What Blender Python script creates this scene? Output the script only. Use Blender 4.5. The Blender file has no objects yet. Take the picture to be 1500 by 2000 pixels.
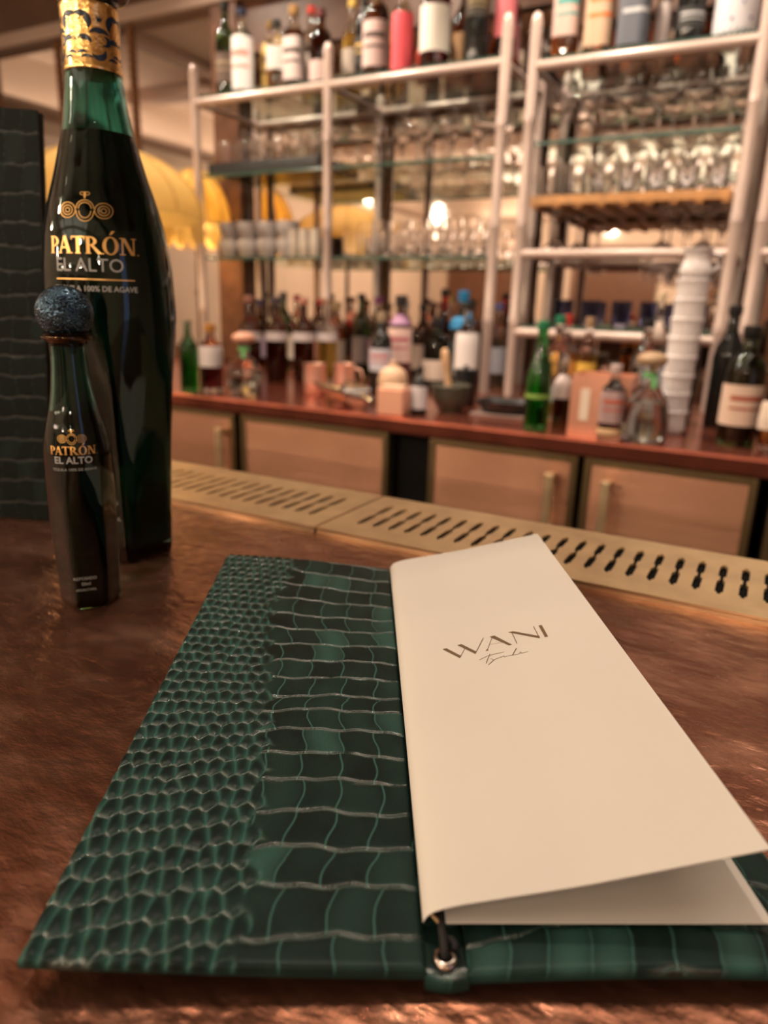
import bpy, bmesh, math, random
import numpy as np
from mathutils import Vector, Matrix, noise

PI = math.pi
rnd = random.Random(7)
S = bpy.context.scene
COL = S.collection

# ------------------------------------------------------------------ camera
# world: z = 0 is the top of the copper bar, +Y runs towards the back bar, X along the bar
cam_d = bpy.data.cameras.new('camera')
cam = bpy.data.objects.new('camera', cam_d)
COL.objects.link(cam)
cam.location = (0, 0, 0.16)
PITCH, YAW, ROLL = math.radians(16.47), math.radians(28.07), math.atan(0.03)
cam.matrix_world = (Matrix.Translation((0, 0, 0.16)) @ Matrix.Rotation(YAW, 4, 'Z')
                    @ Matrix.Rotation(PI / 2 - PITCH, 4, 'X') @ Matrix.Rotation(ROLL, 4, 'Z'))
cam_d.sensor_fit = 'VERTICAL'
cam_d.sensor_height = 36.0
cam_d.lens = 1387.0 / 2000.0 * 36.0
cam_d.clip_start = 0.01
cam_d.dof.use_dof = True
cam_d.dof.focus_distance = 0.268
cam_d.dof.aperture_fstop = cam_d.lens / 3.2
cam_d.dof.aperture_blades = 8
S.camera = cam

# ------------------------------------------------------------------ world, lights, exposure
S.view_settings.view_transform = 'Standard'
S.view_settings.look = 'None'
S.view_settings.gamma = 1.0
S.view_settings.use_curve_mapping = False
S.view_settings.exposure = 0.0
S.cycles.use_denoising = True
S.cycles.max_bounces = 14
S.cycles.transmission_bounces = 12
S.cycles.transparent_max_bounces = 64
S.cycles.glossy_bounces = 6
S.cycles.diffuse_bounces = 3
S.cycles.caustics_reflective = False
S.cycles.caustics_refractive = False
S.cycles.sample_clamp_indirect = 4.0

wd = bpy.data.worlds.new('world')
S.world = wd
wd.use_nodes = True
wd.node_tree.nodes['Background'].inputs[0].default_value = (1.0, 0.74, 0.52, 1)
wd.node_tree.nodes['Background'].inputs[1].default_value = 0.12

WARM = (1.0, 0.83, 0.66)

def lamp(name, kind, loc, energy, color=WARM, size=0.1, target=None, spot=None, blend=0.5, size_y=None):
    d = bpy.data.lights.new(name, kind)
    d.energy = energy
    d.color = color
    if kind == 'AREA':
        d.shape = 'RECTANGLE' if size_y else 'DISK'
        d.size = size
        if size_y: d.size_y = size_y
    else:
        d.shadow_soft_size = size
    if kind == 'SPOT':
        d.spot_size = math.radians(spot or 60)
        d.spot_blend = blend
    o = bpy.data.objects.new(name, d)
    COL.objects.link(o)
    o.location = loc
    if target is not None:
        o.rotation_euler = (Vector(target) - Vector(loc)).to_track_quat('-Z', 'Y').to_euler()
    return o

CEIL = 1.62
# downlight over the bar front, one spot in front of every shelf bay, added soft fills under the ceiling
lamp('bar_downlight', 'SPOT', (-0.38, 0.52, CEIL - 0.05), 27, size=0.022, target=(-0.27, 0.58, 0), spot=62, blend=0.8)
for _x in (-2.33, -1.51, -0.63, 0.25):
    lamp('shelf_downlight', 'SPOT', (_x, 1.82, CEIL - 0.05), 62, size=0.035, target=(_x + 0.35, 2.12, 0.6), spot=100, blend=0.7)
lamp('counter_downlight', 'SPOT', (-1.15, 1.30, CEIL - 0.05), 26, size=0.04, target=(-1.1, 1.75, -0.1), spot=85, blend=0.8)
lamp('counter_downlight', 'SPOT', (-0.25, 1.30, CEIL - 0.05), 26, size=0.04, target=(-0.2, 1.75, -0.1), spot=85, blend=0.8)
lamp('aisle_downlight', 'SPOT', (-1.38, 0.92, CEIL - 0.05), 70, size=0.05, target=(-0.66, 1.50, -0.3), spot=48, blend=0.9)  # spot added to brighten the cabinet doors and streak their copper
lamp('wall_downlight', 'SPOT', (-3.6, 0.9, CEIL - 0.05), 60, size=0.05, target=(-4.6, 0.6, 0.6), spot=120, blend=0.9)  # unseen spot added to lighten the left wall in the mirror
_c = lamp('cove_light', 'AREA', (-4.50, 0.0, 1.305), 5, size=0.12, size_y=4.5); _c.rotation_euler = (PI, 0, 0)  # this strip and the next are added uplights that brighten the ceiling
_c = lamp('cove_light', 'AREA', (-1.2, -4.95, 1.305), 16, size=5.5, size_y=0.12); _c.rotation_euler = (PI, 0, 0)
lamp('ceiling_panel', 'AREA', (-0.6, -0.5, CEIL - 0.03), 9, size=1.8, size_y=0.9, target=(-0.6, -0.5, 0))
lamp('ceiling_panel', 'AREA', (0.1, 1.0, CEIL - 0.03), 14, size=1.7, size_y=0.4, target=(-0.2, 1.3, 0))
lamp('ceiling_panel', 'AREA', (-1.4, -3.2, CEIL - 0.03), 45, size=3.5, size_y=1.8, target=(-1.4, -3.2, 0))
lamp('doorway_daylight', 'AREA', (1.9, -0.3, 0.35), 1.5, color=(0.30, 0.48, 1.0), size=0.35, size_y=1.2, target=(-0.4, 0.3, 0.2))  # cool light added off to the right for blue reflections on the bottles

# ------------------------------------------------------------------ materials
MATS = {}
def mat(name, color=(0.5, 0.5, 0.5), rough=0.5, metal=0.0, trans=0.0, ior=1.45, spec=0.5, emit=None, estr=0.0,
        noise_amt=0.0, noise_scale=30.0, bump=0.0, bump_scale=200.0, coat=0.0, sub=0.0):
    if name in MATS: return MATS[name]
    m = bpy.data.materials.new(name)
    m.use_nodes = True
    nt = m.node_tree
    b = nt.nodes['Principled BSDF']
    b.inputs['Base Color'].default_value = (*color, 1)
    b.inputs['Roughness'].default_value = rough
    b.inputs['Metallic'].default_value = metal
    b.inputs['Transmission Weight'].default_value = trans
    b.inputs['IOR'].default_value = ior
    b.inputs['Specular IOR Level'].default_value = spec
    b.inputs['Coat Weight'].default_value = coat
    if emit:
        b.inputs['Emission Color'].default_value = (*emit, 1)
        b.inputs['Emission Strength'].default_value = estr
    if noise_amt or bump:
        tc = nt.nodes.new('ShaderNodeTexCoord')
    if noise_amt:
        n = nt.nodes.new('ShaderNodeTexNoise'); n.inputs['Scale'].default_value = noise_scale
        n.inputs['Detail'].default_value = 4
        nt.links.new(tc.outputs['Object'], n.inputs['Vector'])
        r = nt.nodes.new('ShaderNodeValToRGB')
        r.color_ramp.elements[0].position = 0.3; r.color_ramp.elements[1].position = 0.7
        r.color_ramp.elements[0].color = (*[c * (1 - noise_amt) for c in color], 1)
        r.color_ramp.elements[1].color = (*[min(1, c * (1 + noise_amt)) for c in color], 1)
        nt.links.new(n.outputs['Fac'], r.inputs['Fac'])
        nt.links.new(r.outputs['Color'], b.inputs['Base Color'])
    if bump:
        n2 = nt.nodes.new('ShaderNodeTexNoise'); n2.inputs['Scale'].default_value = bump_scale
        nt.links.new(tc.outputs['Object'], n2.inputs['Vector'])
        bp = nt.nodes.new('ShaderNodeBump'); bp.inputs['Strength'].default_value = bump
        bp.inputs['Distance'].default_value = 0.002
        nt.links.new(n2.outputs['Fac'], bp.inputs['Height'])
        nt.links.new(bp.outputs['Normal'], b.inputs['Normal'])
    MATS[name] = m
    return m

def copper_hammered():
    m = bpy.data.materials.new('hammered_copper'); m.use_nodes = True
    nt = m.node_tree; b = nt.nodes['Principled BSDF']; L = nt.links.new
    b.inputs['Metallic'].default_value = 0.88
    tc = nt.nodes.new('ShaderNodeTexCoord')
    mp = nt.nodes.new('ShaderNodeMapping'); mp.inputs['Scale'].default_value = (1.0, 1.6, 1); mp.inputs['Rotation'].default_value = (0, 0, 0.5)
    L(tc.outputs['Object'], mp.inputs['Vector'])
    # patina colour
    n1 = nt.nodes.new('ShaderNodeTexNoise'); n1.inputs['Scale'].default_value = 22; n1.inputs['Detail'].default_value = 5; n1.inputs['Roughness'].default_value = 0.6; n1.inputs['Distortion'].default_value = 0.15
    L(mp.outputs['Vector'], n1.inputs['Vector'])
    r1 = nt.nodes.new('ShaderNodeValToRGB')
    e = r1.color_ramp.elements
    e[0].position = 0.22; e[0].color = (0.17, 0.062, 0.036, 1)
    e[1].position = 0.72; e[1].color = (0.62, 0.32, 0.22, 1)
    k = e.new(0.5); k.color = (0.34, 0.145, 0.088, 1)
    L(n1.outputs['Fac'], r1.inputs['Fac']); L(r1.outputs['Color'], b.inputs['Base Color'])
    # roughness
    n2 = nt.nodes.new('ShaderNodeTexNoise'); n2.inputs['Scale'].default_value = 70; n2.inputs['Detail'].default_value = 5
    L(mp.outputs['Vector'], n2.inputs['Vector'])
    mr = nt.nodes.new('ShaderNodeMapRange'); mr.inputs['From Min'].default_value = 0.15; mr.inputs['From Max'].default_value = 0.85
    mr.inputs['To Min'].default_value = 0.17; mr.inputs['To Max'].default_value = 0.31
    L(n2.outputs['Fac'], mr.inputs['Value']); L(mr.outputs['Result'], b.inputs['Roughness'])
    # hammer dimples + fine wrinkles + scratches
    v = nt.nodes.new('ShaderNodeTexVoronoi'); v.feature = 'SMOOTH_F1'; v.inputs['Scale'].default_value = 95
    nd = nt.nodes.new('ShaderNodeTexNoise'); nd.inputs['Scale'].default_value = 60
    L(mp.outputs['Vector'], nd.inputs['Vector'])
    mx = nt.nodes.new('ShaderNodeMixRGB'); mx.inputs['Fac'].default_value = 0.006
    L(mp.outputs['Vector'], mx.inputs[1]); L(nd.outputs['Color'], mx.inputs[2]); L(mx.outputs['Color'], v.inputs['Vector'])
    n3 = nt.nodes.new('ShaderNodeTexNoise'); n3.inputs['Scale'].default_value = 105; n3.inputs['Detail'].default_value = 6; n3.inputs['Roughness'].default_value = 0.6
    mp3 = nt.nodes.new('ShaderNodeMapping'); mp3.inputs['Scale'].default_value = (1.0, 1.9, 1); mp3.inputs['Rotation'].default_value = (0, 0, 0.6)
    L(tc.outputs['Object'], mp3.inputs['Vector']); L(mp3.outputs['Vector'], n3.inputs['Vector'])
    bp1 = nt.nodes.new('ShaderNodeBump'); bp1.inputs['Strength'].default_value = 0.36; bp1.inputs['Distance'].default_value = 0.0022
    L(v.outputs['Distance'], bp1.inputs['Height'])
    bp2 = nt.nodes.new('ShaderNodeBump'); bp2.inputs['Strength'].default_value = 0.42; bp2.inputs['Distance'].default_value = 0.0018
    L(n3.outputs['Fac'], bp2.inputs['Height']); L(bp1.outputs['Normal'], bp2.inputs['Normal']); L(bp2.outputs['Normal'], b.inputs['Normal'])
    return m

def leather(name='crocodile_leather', dark=(0.0028, 0.0072, 0.0058), lite=(0.048, 0.135, 0.112), spec=0.15, rough=0.42):
    m = bpy.data.materials.new(name); m.use_nodes = True
    nt = m.node_tree; b = nt.nodes['Principled BSDF']; L = nt.links.new
    a = nt.nodes.new('ShaderNodeVertexColor'); a.layer_name = 'groove'
    tc = nt.nodes.new('ShaderNodeTexCoord')
    n = nt.nodes.new('ShaderNodeTexNoise'); n.inputs['Scale'].default_value = 75; n.inputs['Detail'].default_value = 4
    L(tc.outputs['Object'], n.inputs['Vector'])
    mr = nt.nodes.new('ShaderNodeMapRange'); mr.inputs['From Min'].default_value = 0.35; mr.inputs['From Max'].default_value = 0.75
    mr.inputs['To Min'].default_value = 0.0; mr.inputs['To Max'].default_value = 0.09
    L(n.outputs['Fac'], mr.inputs['Value'])
    ad = nt.nodes.new('ShaderNodeMath'); ad.operation = 'ADD'; ad.use_clamp = True
    sp = nt.nodes.new('ShaderNodeSeparateColor'); L(a.outputs['Color'], sp.inputs[0])
    L(sp.outputs[0], ad.inputs[0]); L(mr.outputs['Result'], ad.inputs[1])
    mx = nt.nodes.new('ShaderNodeMixRGB'); mx.inputs[1].default_value = (*dark, 1); mx.inputs[2].default_value = (*lite, 1)
    L(ad.outputs[0], mx.inputs['Fac']); L(mx.outputs['Color'], b.inputs['Base Color'])
    # the stretched transverse creases are glossier than the matt scales
    m1 = nt.nodes.new('ShaderNodeMapRange'); m1.inputs['To Min'].default_value = spec; m1.inputs['To Max'].default_value = spec * 9
    L(sp.outputs[1], m1.inputs['Value']); L(m1.outputs[0], b.inputs['Specular IOR Level'])
    m2 = nt.nodes.new('ShaderNodeMapRange'); m2.inputs['To Min'].default_value = rough; m2.inputs['To Max'].default_value = 0.15
    L(sp.outputs[1], m2.inputs['Value']); L(m2.outputs[0], b.inputs['Roughness'])
    m3 = nt.nodes.new('ShaderNodeMapRange'); m3.inputs['To Min'].default_value = 0.3; m3.inputs['To Max'].default_value = 1.0
    L(sp.outputs[1], m3.inputs['Value'])
    mp = nt.nodes.new('ShaderNodeMapping'); mp.inputs['Scale'].default_value = (1.0, 0.35, 1)
    L(tc.outputs['Object'], mp.inputs['Vector'])
    f = nt.nodes.new('ShaderNodeTexNoise'); f.inputs['Scale'].default_value = 1500; f.inputs['Detail'].default_value = 3
    L(mp.outputs['Vector'], f.inputs['Vector'])
    bp = nt.nodes.new('ShaderNodeBump'); bp.inputs['Distance'].default_value = 0.00035; L(m3.outputs[0], bp.inputs['Strength'])
    L(f.outputs['Fac'], bp.inputs['Height']); L(bp.outputs['Normal'], b.inputs['Normal'])
    return m

def ornament_ball():
    return mat('dark_steel_resin', (0.035, 0.065, 0.095), 0.24, metal=0.8, noise_amt=0.5, noise_scale=160)

def thin_glass(name, tint, refl=0.12, rough=0.02):
    m = bpy.data.materials.new(name); m.use_nodes = True
    nt = m.node_tree; nt.nodes.remove(nt.nodes['Principled BSDF']); L = nt.links.new
    tr = nt.nodes.new('ShaderNodeBsdfTransparent'); tr.inputs['Color'].default_value = (*tint, 1)
    gl = nt.nodes.new('ShaderNodeBsdfGlossy'); gl.inputs['Roughness'].default_value = rough
    lw = nt.nodes.new('ShaderNodeLayerWeight'); lw.inputs['Blend'].default_value = 0.5
    pw = nt.nodes.new('ShaderNodeMath'); pw.operation = 'POWER'; pw.inputs[1].default_value = 3.0
    ml = nt.nodes.new('ShaderNodeMath'); ml.operation = 'MULTIPLY_ADD'; ml.inputs[1].default_value = refl; ml.inputs[2].default_value = 0.03
    L(lw.outputs['Facing'], pw.inputs[0]); L(pw.outputs[0], ml.inputs[0])
    mx = nt.nodes.new('ShaderNodeMixShader')
    L(ml.outputs[0], mx.inputs[0]); L(tr.outputs[0], mx.inputs[1]); L(gl.outputs[0], mx.inputs[2])
    L(mx.outputs[0], nt.nodes['Material Output'].inputs['Surface'])
    return m

M_COPPER = copper_hammered()
M_LEATHER = leather()
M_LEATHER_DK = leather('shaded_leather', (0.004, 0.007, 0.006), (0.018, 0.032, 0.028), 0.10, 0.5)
M_LEATHER_EDGE = mat('leather_edge', (0.010, 0.030, 0.025), 0.45, noise_amt=0.3, noise_scale=300)
M_BRASS = mat('brushed_brass', (0.92, 0.68, 0.40), 0.36, metal=0.85, noise_amt=0.12, noise_scale=40, bump=0.12, bump_scale=900)
M_BLACK = mat('black_void', (0.010, 0.009, 0.008), 0.8, spec=0.08)
M_PAPER = mat('cream_paper', (0.65, 0.605, 0.55), 0.6, spec=0.25, noise_amt=0.015, noise_scale=20)
M_INK = mat('bronze_ink', (0.20, 0.125, 0.075), 0.45, metal=0.3)
M_CORD = mat('black_elastic', (0.012, 0.010, 0.010), 0.6, bump=0.5, bump_scale=3000)
M_NICKEL = mat('nickel_ring', (0.55, 0.47, 0.42), 0.22, metal=1.0)
M_POST = mat('blush_lacquer', (0.59, 0.45, 0.39), 0.28, metal=0.12, spec=0.7, noise_amt=0.06, noise_scale=12)
M_SHELFGLASS = thin_glass('shelf_glass', (0.90, 0.96, 0.93), 0.25)
M_SHELFEDGE = mat('teal_glass_edge', (0.14, 0.33, 0.27), 0.1, trans=0.75)
M_MIRROR = mat('aged_mirror', (0.86, 0.77, 0.71), 0.03, metal=1.0)
M_CTOP = mat('red_copper_worktop', (0.46, 0.135, 0.085), 0.20, metal=0.85, noise_amt=0.25, noise_scale=14)
M_DOOR = mat('copper_door_sheet', (0.58, 0.30, 0.19), 0.30, metal=0.85, noise_amt=0.10, noise_scale=5)
_nt = M_DOOR.node_tree
_tc = _nt.nodes.new('ShaderNodeTexCoord'); _mp = _nt.nodes.new('ShaderNodeMapping'); _mp.inputs['Scale'].default_value = (0.6, 0.6, 3000)
_n = _nt.nodes.new('ShaderNodeTexNoise'); _n.inputs['Scale'].default_value = 1.0; _n.inputs['Detail'].default_value = 2
_bp = _nt.nodes.new('ShaderNodeBump'); _bp.inputs['Strength'].default_value = 0.5; _bp.inputs['Distance'].default_value = 0.001
_nt.links.new(_tc.outputs['Object'], _mp.inputs['Vector']); _nt.links.new(_mp.outputs['Vector'], _n.inputs['Vector'])
_nt.links.new(_n.outputs['Fac'], _bp.inputs['Height']); _nt.links.new(_bp.outputs['Normal'], _nt.nodes['Principled BSDF'].inputs['Normal'])
M_WOOD = mat('dark_brown_wood', (0.13, 0.055, 0.028), 0.4, noise_amt=0.3, noise_scale=20)
M_WOOD2 = mat('brown_lacquer', (0.10, 0.048, 0.026), 0.45, noise_amt=0.15, noise_scale=8)
M_CORNICE = mat('taupe_moulding', (0.42, 0.30, 0.24), 0.45)
M_WALL = mat('warm_taupe_wall', (0.66, 0.52, 0.42), 0.7, noise_amt=0.06, noise_scale=3)
M_CEIL = mat('cream_ceiling', (0.74, 0.60, 0.49), 0.55, noise_amt=0.05, noise_scale=2)
M_FLOOR = mat('dark_floor', (0.06, 0.04, 0.03), 0.4, noise_amt=0.3, noise_scale=6)
M_GOLDCLOTH = mat('gold_silk', (0.66, 0.42, 0.11), 0.65, noise_amt=0.12, noise_scale=60)
M_CLEAR = mat('clear_glass', (0.96, 0.98, 0.97), 0.0, trans=1.0, ior=1.42)
M_STEMGLASS = mat('stemware_glass', (0.97, 0.97, 0.98), 0.0, trans=1.0, ior=1.45)
M_BRONZE = mat('dark_bronze', (0.045, 0.028, 0.018), 0.35, metal=0.8)
M_CHINA = mat('white_porcelain', (0.62, 0.56, 0.54), 0.28)
M_TRAY = mat('black_tray', (0.012, 0.013, 0.014), 0.35)
M_LIGHT = mat('lit_diffuser', (1, 1, 1), 0.5, emit=(1.0, 0.80, 0.55), estr=18.0)

# ------------------------------------------------------------------ object helpers
def tag(o, label=None, cat=None, group=None, kind=None):
    if label: o['label'] = label
    if cat: o['category'] = cat
    if group: o['group'] = group
    if kind: o['kind'] = kind
    return o

def empty(name, loc=(0, 0, 0), rz=0.0, label=None, cat=None, group=None):
    o = bpy.data.objects.new(name, None)
    COL.objects.link(o)
    o.empty_display_size = 0.02
    o.location = loc
    o.rotation_euler = (0, 0, rz)
    return tag(o, label, cat, group)

def mesh_obj(name, verts, faces, m, parent=None, smooth=None, loc=None, rot=None):
    me = bpy.data.meshes.new(name)
    me.from_pydata([tuple(v) for v in verts], [], faces)
    me.update()
    if smooth is not None:
        for p in me.polygons: p.use_smooth = True
        me.set_sharp_from_angle(angle=math.radians(smooth))
    me.materials.append(m)
    o = bpy.data.objects.new(name, me)
    COL.objects.link(o)
    if parent: o.parent = parent
    if loc: o.location = loc
    if rot: o.rotation_euler = rot
    return o

class MB:
    def __init__(s): s.v = []; s.f = []
    def add(s, vs, fs):
        n = len(s.v); s.v += [tuple(v) for v in vs]; s.f += [tuple(i + n for i in f) for f in fs]; return s
    def box(s, x0, x1, y0, y1, z0, z1, c=0.0):
        if c <= 0:
            vs = [(x, y, z) for z in (z0, z1) for x, y in ((x0, y0), (x1, y0), (x1, y1), (x0, y1))]
            return s.add(vs, [(3, 2, 1, 0), (4, 5, 6, 7), (0, 1, 5, 4), (1, 2, 6, 5), (2, 3, 7, 6), (3, 0, 4, 7)])
        bm = bmesh.new()
        bmesh.ops.create_cube(bm, size=1)
        for v in bm.verts:
            v.co = Vector((x0 + (v.co.x + .5) * (x1 - x0), y0 + (v.co.y + .5) * (y1 - y0), z0 + (v.co.z + .5) * (z1 - z0)))
        bmesh.ops.bevel(bm, geom=bm.edges[:], offset=c, segments=2, affect='EDGES', profile=0.5)
        bm.verts.index_update()
        s.add([v.co[:] for v in bm.verts], [tuple(v.index for v in f.verts) for f in bm.faces]); bm.free(); return s
    def tube(s, pts, r, n=10, closed=False):
        pts = [Vector(p) for p in pts]
        rs = r if isinstance(r, (list, tuple)) else [r] * len(pts)
        k0 = len(s.v); m = len(pts)
        up = Vector((0, 0, 1))
        for i, p in enumerate(pts):
            if closed: t = pts[(i + 1) % m] - pts[i - 1]
            else: t = pts[min(i + 1, m - 1)] - pts[max(i - 1, 0)]
            t.normalize()
            a = up if abs(t.dot(up)) < 0.95 else Vector((1, 0, 0))
            u = t.cross(a).normalized(); w = u.cross(t).normalized()
            for j in range(n):
                q = 2 * PI * j / n
                s.v.append(tuple(p + (u * math.cos(q) + w * math.sin(q)) * rs[i]))
        for i in range(m if closed else m - 1):
            a = k0 + i * n; b = k0 + ((i + 1) % m) * n
            for j in range(n): s.f.append((a + j, a + (j + 1) % n, b + (j + 1) % n, b + j))
        if not closed:
            s.f.append(tuple(k0 + j for j in reversed(range(n)))); s.f.append(tuple(k0 + (m - 1) * n + j for j in range(n)))
        return s
    def lathe(s, prof, n=24, c=(0, 0, 0), R=None, cap=True):
        # prof: (r, z) list; R(phi, z) multiplies the radius
        k0 = len(s.v)
        for r, z in prof:
            for j in range(n):
                q = 2 * PI * j / n
                rr = r * (R(q, z) if R else 1)
                s.v.append((c[0] + rr * math.cos(q), c[1] + rr * math.sin(q), c[2] + z))
        for i in range(len(prof) - 1):
            a = k0 + i * n; b = a + n
            for j in range(n): s.f.append((a + j, a + (j + 1) % n, b + (j + 1) % n, b + j))
        if cap:
            s.f.append(tuple(k0 + j for j in reversed(range(n))))
            s.f.append(tuple(k0 + (len(prof) - 1) * n + j for j in range(n)))
        return s
    def build(s, name, m, parent=None, smooth=None, loc=None, rot=None):
        return mesh_obj(name, s.v, s.f, m, parent, smooth, loc, rot)

def smoothprof(pts, k=6):
    # catmull-rom through (r,z)
    out = []
    P = [pts[0]] + list(pts) + [pts[-1]]
    for i in range(1, len(P) - 2):
        for j in range(k):
            t = j / k
            o = []
            for d in (0, 1):
                a, b, c, e = P[i - 1][d], P[i][d], P[i + 1][d], P[i + 2][d]
                o.append(0.5 * ((2 * b) + (-a + c) * t + (2 * a - 5 * b + 4 * c - e) * t * t + (-a + 3 * b - 3 * c + e) * t ** 3))
            out.append(tuple(o))
    out.append(tuple(pts[-1]))
    return out

def copy_tree(o, parent=None):
    c = o.copy(); COL.objects.link(c); c.parent = parent
    for ch in list(o.children): copy_tree(ch, c)
    return c

def text_faces(txt, size, align='CENTER', offset=0.0, sx=1.0):
    cu = bpy.data.curves.new('t', 'FONT'); cu.body = txt; cu.size = size; cu.align_x = align; cu.offset = offset
    cu.resolution_u = 3
    o = bpy.data.objects.new('t', cu); COL.objects.link(o)
    dg = bpy.context.evaluated_depsgraph_get()
    me = bpy.data.meshes.new_from_object(o.evaluated_get(dg))
    vs = [(v.co.x * sx, v.co.y) for v in me.vertices]; fs = [tuple(p.vertices) for p in me.polygons]
    bpy.data.objects.remove(o); bpy.data.curves.remove(cu); bpy.data.meshes.remove(me)
    return vs, fs

# ================================================================== THE SETTING
FZ = -1.10
def structure(name, mb, m): return tag(mb.build(name, m), kind='structure')
structure('floor', MB().box(-4.7, 3.0, -5.2, 2.7, FZ - 0.05, FZ), M_FLOOR)
structure('ceiling', MB().box(-4.7, 3.0, -5.2, 2.7, CEIL, CEIL + 0.05), M_CEIL)
structure('wall_back', MB().box(-4.7, 3.0, 2.53, 2.70, FZ, CEIL), M_WOOD2)
structure('wall_left', MB().box(-4.75, -4.6, -5.2, 2.53, FZ, CEIL), M_WALL)
structure('wall_right', MB().box(2.9, 3.05, -5.2, 2.53, FZ, CEIL), M_WALL)
wr = MB().box(-4.6, 2.9, -5.2, -5.05, FZ, CEIL)
structure('wall_front', wr, M_WALL)
structure('trim_5', MB().box(-4.6, -4.35, -5.0, 2.4, 1.27, 1.30, 0.004), M_CORNICE)  # this ledge and the next are added to hold the upward light strips
structure('trim_6', MB().box(-4.3, 2.8, -5.05, -4.8, 1.27, 1.30, 0.004), M_CORNICE)
# ceiling beams seen in the mirror
for i, y in enumerate((-4.2, -3.0, -1.8, -0.6, 0.62)):
    structure('trim_%d' % (10 + i), MB().box(-4.6, 2.9, y - 0.06, y + 0.06, CEIL - 0.09, CEIL, 0.01), M_CORNICE)
for i, x in enumerate((-3.6, -2.4, -1.2, 0.0, 1.2)):
    structure('trim_%d' % (20 + i), MB().box(x - 0.05, x + 0.05, -5.05, 2.4, CEIL - 0.06, CEIL - 0.002, 0.01), M_CORNICE)
# dark panelling on the far wall of the room (the mirror shows it)
for i, (x0, x1) in enumerate(((-4.4, -3.3), (-2.6, -1.5), (-0.9, 0.4), (1.0, 2.4))):
    structure('trim_%d' % (30 + i), MB().box(x0, x1, -5.05, -5.0, -0.9, 0.95, 0.01), M_WOOD)
# mirror wall: panels between beaded strips, cornice above
strips = [-4.55, -3.52, -3.07, -2.61, -2.08, -1.36, -0.72, -0.02, 0.7]
for i in range(len(strips) - 1):
    x0, x1 = strips[i] + 0.012, strips[i + 1] - 0.012
    mm = MB().box(x0, x1, 2.50, 2.53, -0.06, 1.235 if i < 4 else (1.06 if i < 6 else 0.99), 0.006).build('mirror_panel', M_MIRROR)
    tag(mm, 'aged mirror panel %s' % ['at the far left edge of the back wall', 'behind the standing menu, left of the tall green bottle', 'right behind the neck of the tall green bottle', 'between the tall bottle and the leftmost shelf post',
        'behind the left bay of the shelves with the cups', 'behind the middle bay holding rows of glasses', 'behind the right bay with the hanging glasses', 'at the right edge, beyond the last shelf post'][i], 'mirror')
for i, x in enumerate(strips):
    if i == 4: continue
    top_ = 1.24 if i < 4 else (1.06 if i < 6 else 0.99)
    mb = MB().box(x - 0.012, x + 0.012, 2.49, 2.53, -0.06, top_)
    for k in range(40 if i < 4 else (34 if i < 6 else 32)):
        z = -0.05 + k * 0.032
        mb.lathe([(0.002, -0.013), (0.010, -0.006), (0.010, 0.006), (0.002, 0.013)], 8, (x, 2.487, z + 0.01))
    structure('trim_%d' % (40 + i), mb, mat('amber_wood_bead', (0.24, 0.10, 0.035), 0.4))
structure('trim_1', MB().box(-4.6, 2.9, 2.44, 2.53, 1.235, 1.275, 0.008).box(-4.6, 2.9, 2.46, 2.53, 1.275, 1.30, 0.006), M_CORNICE)
structure('trim_3', MB().box(-2.07, 2.9, 2.49, 2.53, 1.065, 1.235).box(-0.72, 2.9, 2.49, 2.53, 0.995, 1.065), M_WOOD)
structure('trim_4', MB().box(-2.14, -2.01, 2.455, 2.53, -0.10, 1.235, 0.004), M_WOOD)
structure('trim_2', MB().box(-4.6, 2.9, 2.495, 2.53, -0.11, -0.06), M_WOOD)

# recessed ceiling lights (small bright discs, seen in the mirror and in every reflection)
for i, (x, y) in enumerate(((-3.0, 0.3), (-2.2, 0.3), (-1.4, 0.3), (-0.38, 0.52), (0.5, 0.3), (-3.0, -1.3), (-2.0, -1.3), (-1.0, -1.3), (0.0, -1.3), (1.0, -1.3),
                            (-2.33, 1.82), (-1.51, 1.82), (-0.63, 1.82), (0.25, 1.82))):
    lb = ('recessed light over the far left of the bar', 'recessed light over the left of the bar', 'recessed light over the standing menu', 'recessed light right above the tequila bottles', 'recessed light over the right of the bar',
          'recessed light far left above the room', 'recessed light second from left above the room', 'recessed light in the middle above the room', 'recessed light second from right above the room', 'recessed light far right above the room',
          'recessed light in front of the left shelf bay', 'recessed light in front of the middle shelf bay', 'recessed light in front of the right shelf bay', 'recessed light in front of the last shelf bay')[i]
    t = empty('recessed_light', (x, y, CEIL), 0, lb, 'light', 'recessed ceiling lights')
    MB().lathe([(0.030, -0.001), (0.045, -0.001), (0.045, -0.008), (0.030, -0.008)], 20, cap=False).build('rim', M_BRASS, t, 40)
    MB().lathe([(0.031, -0.002), (0.031, -0.004)], 16).build('diffuser', M_LIGHT, t)

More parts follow.
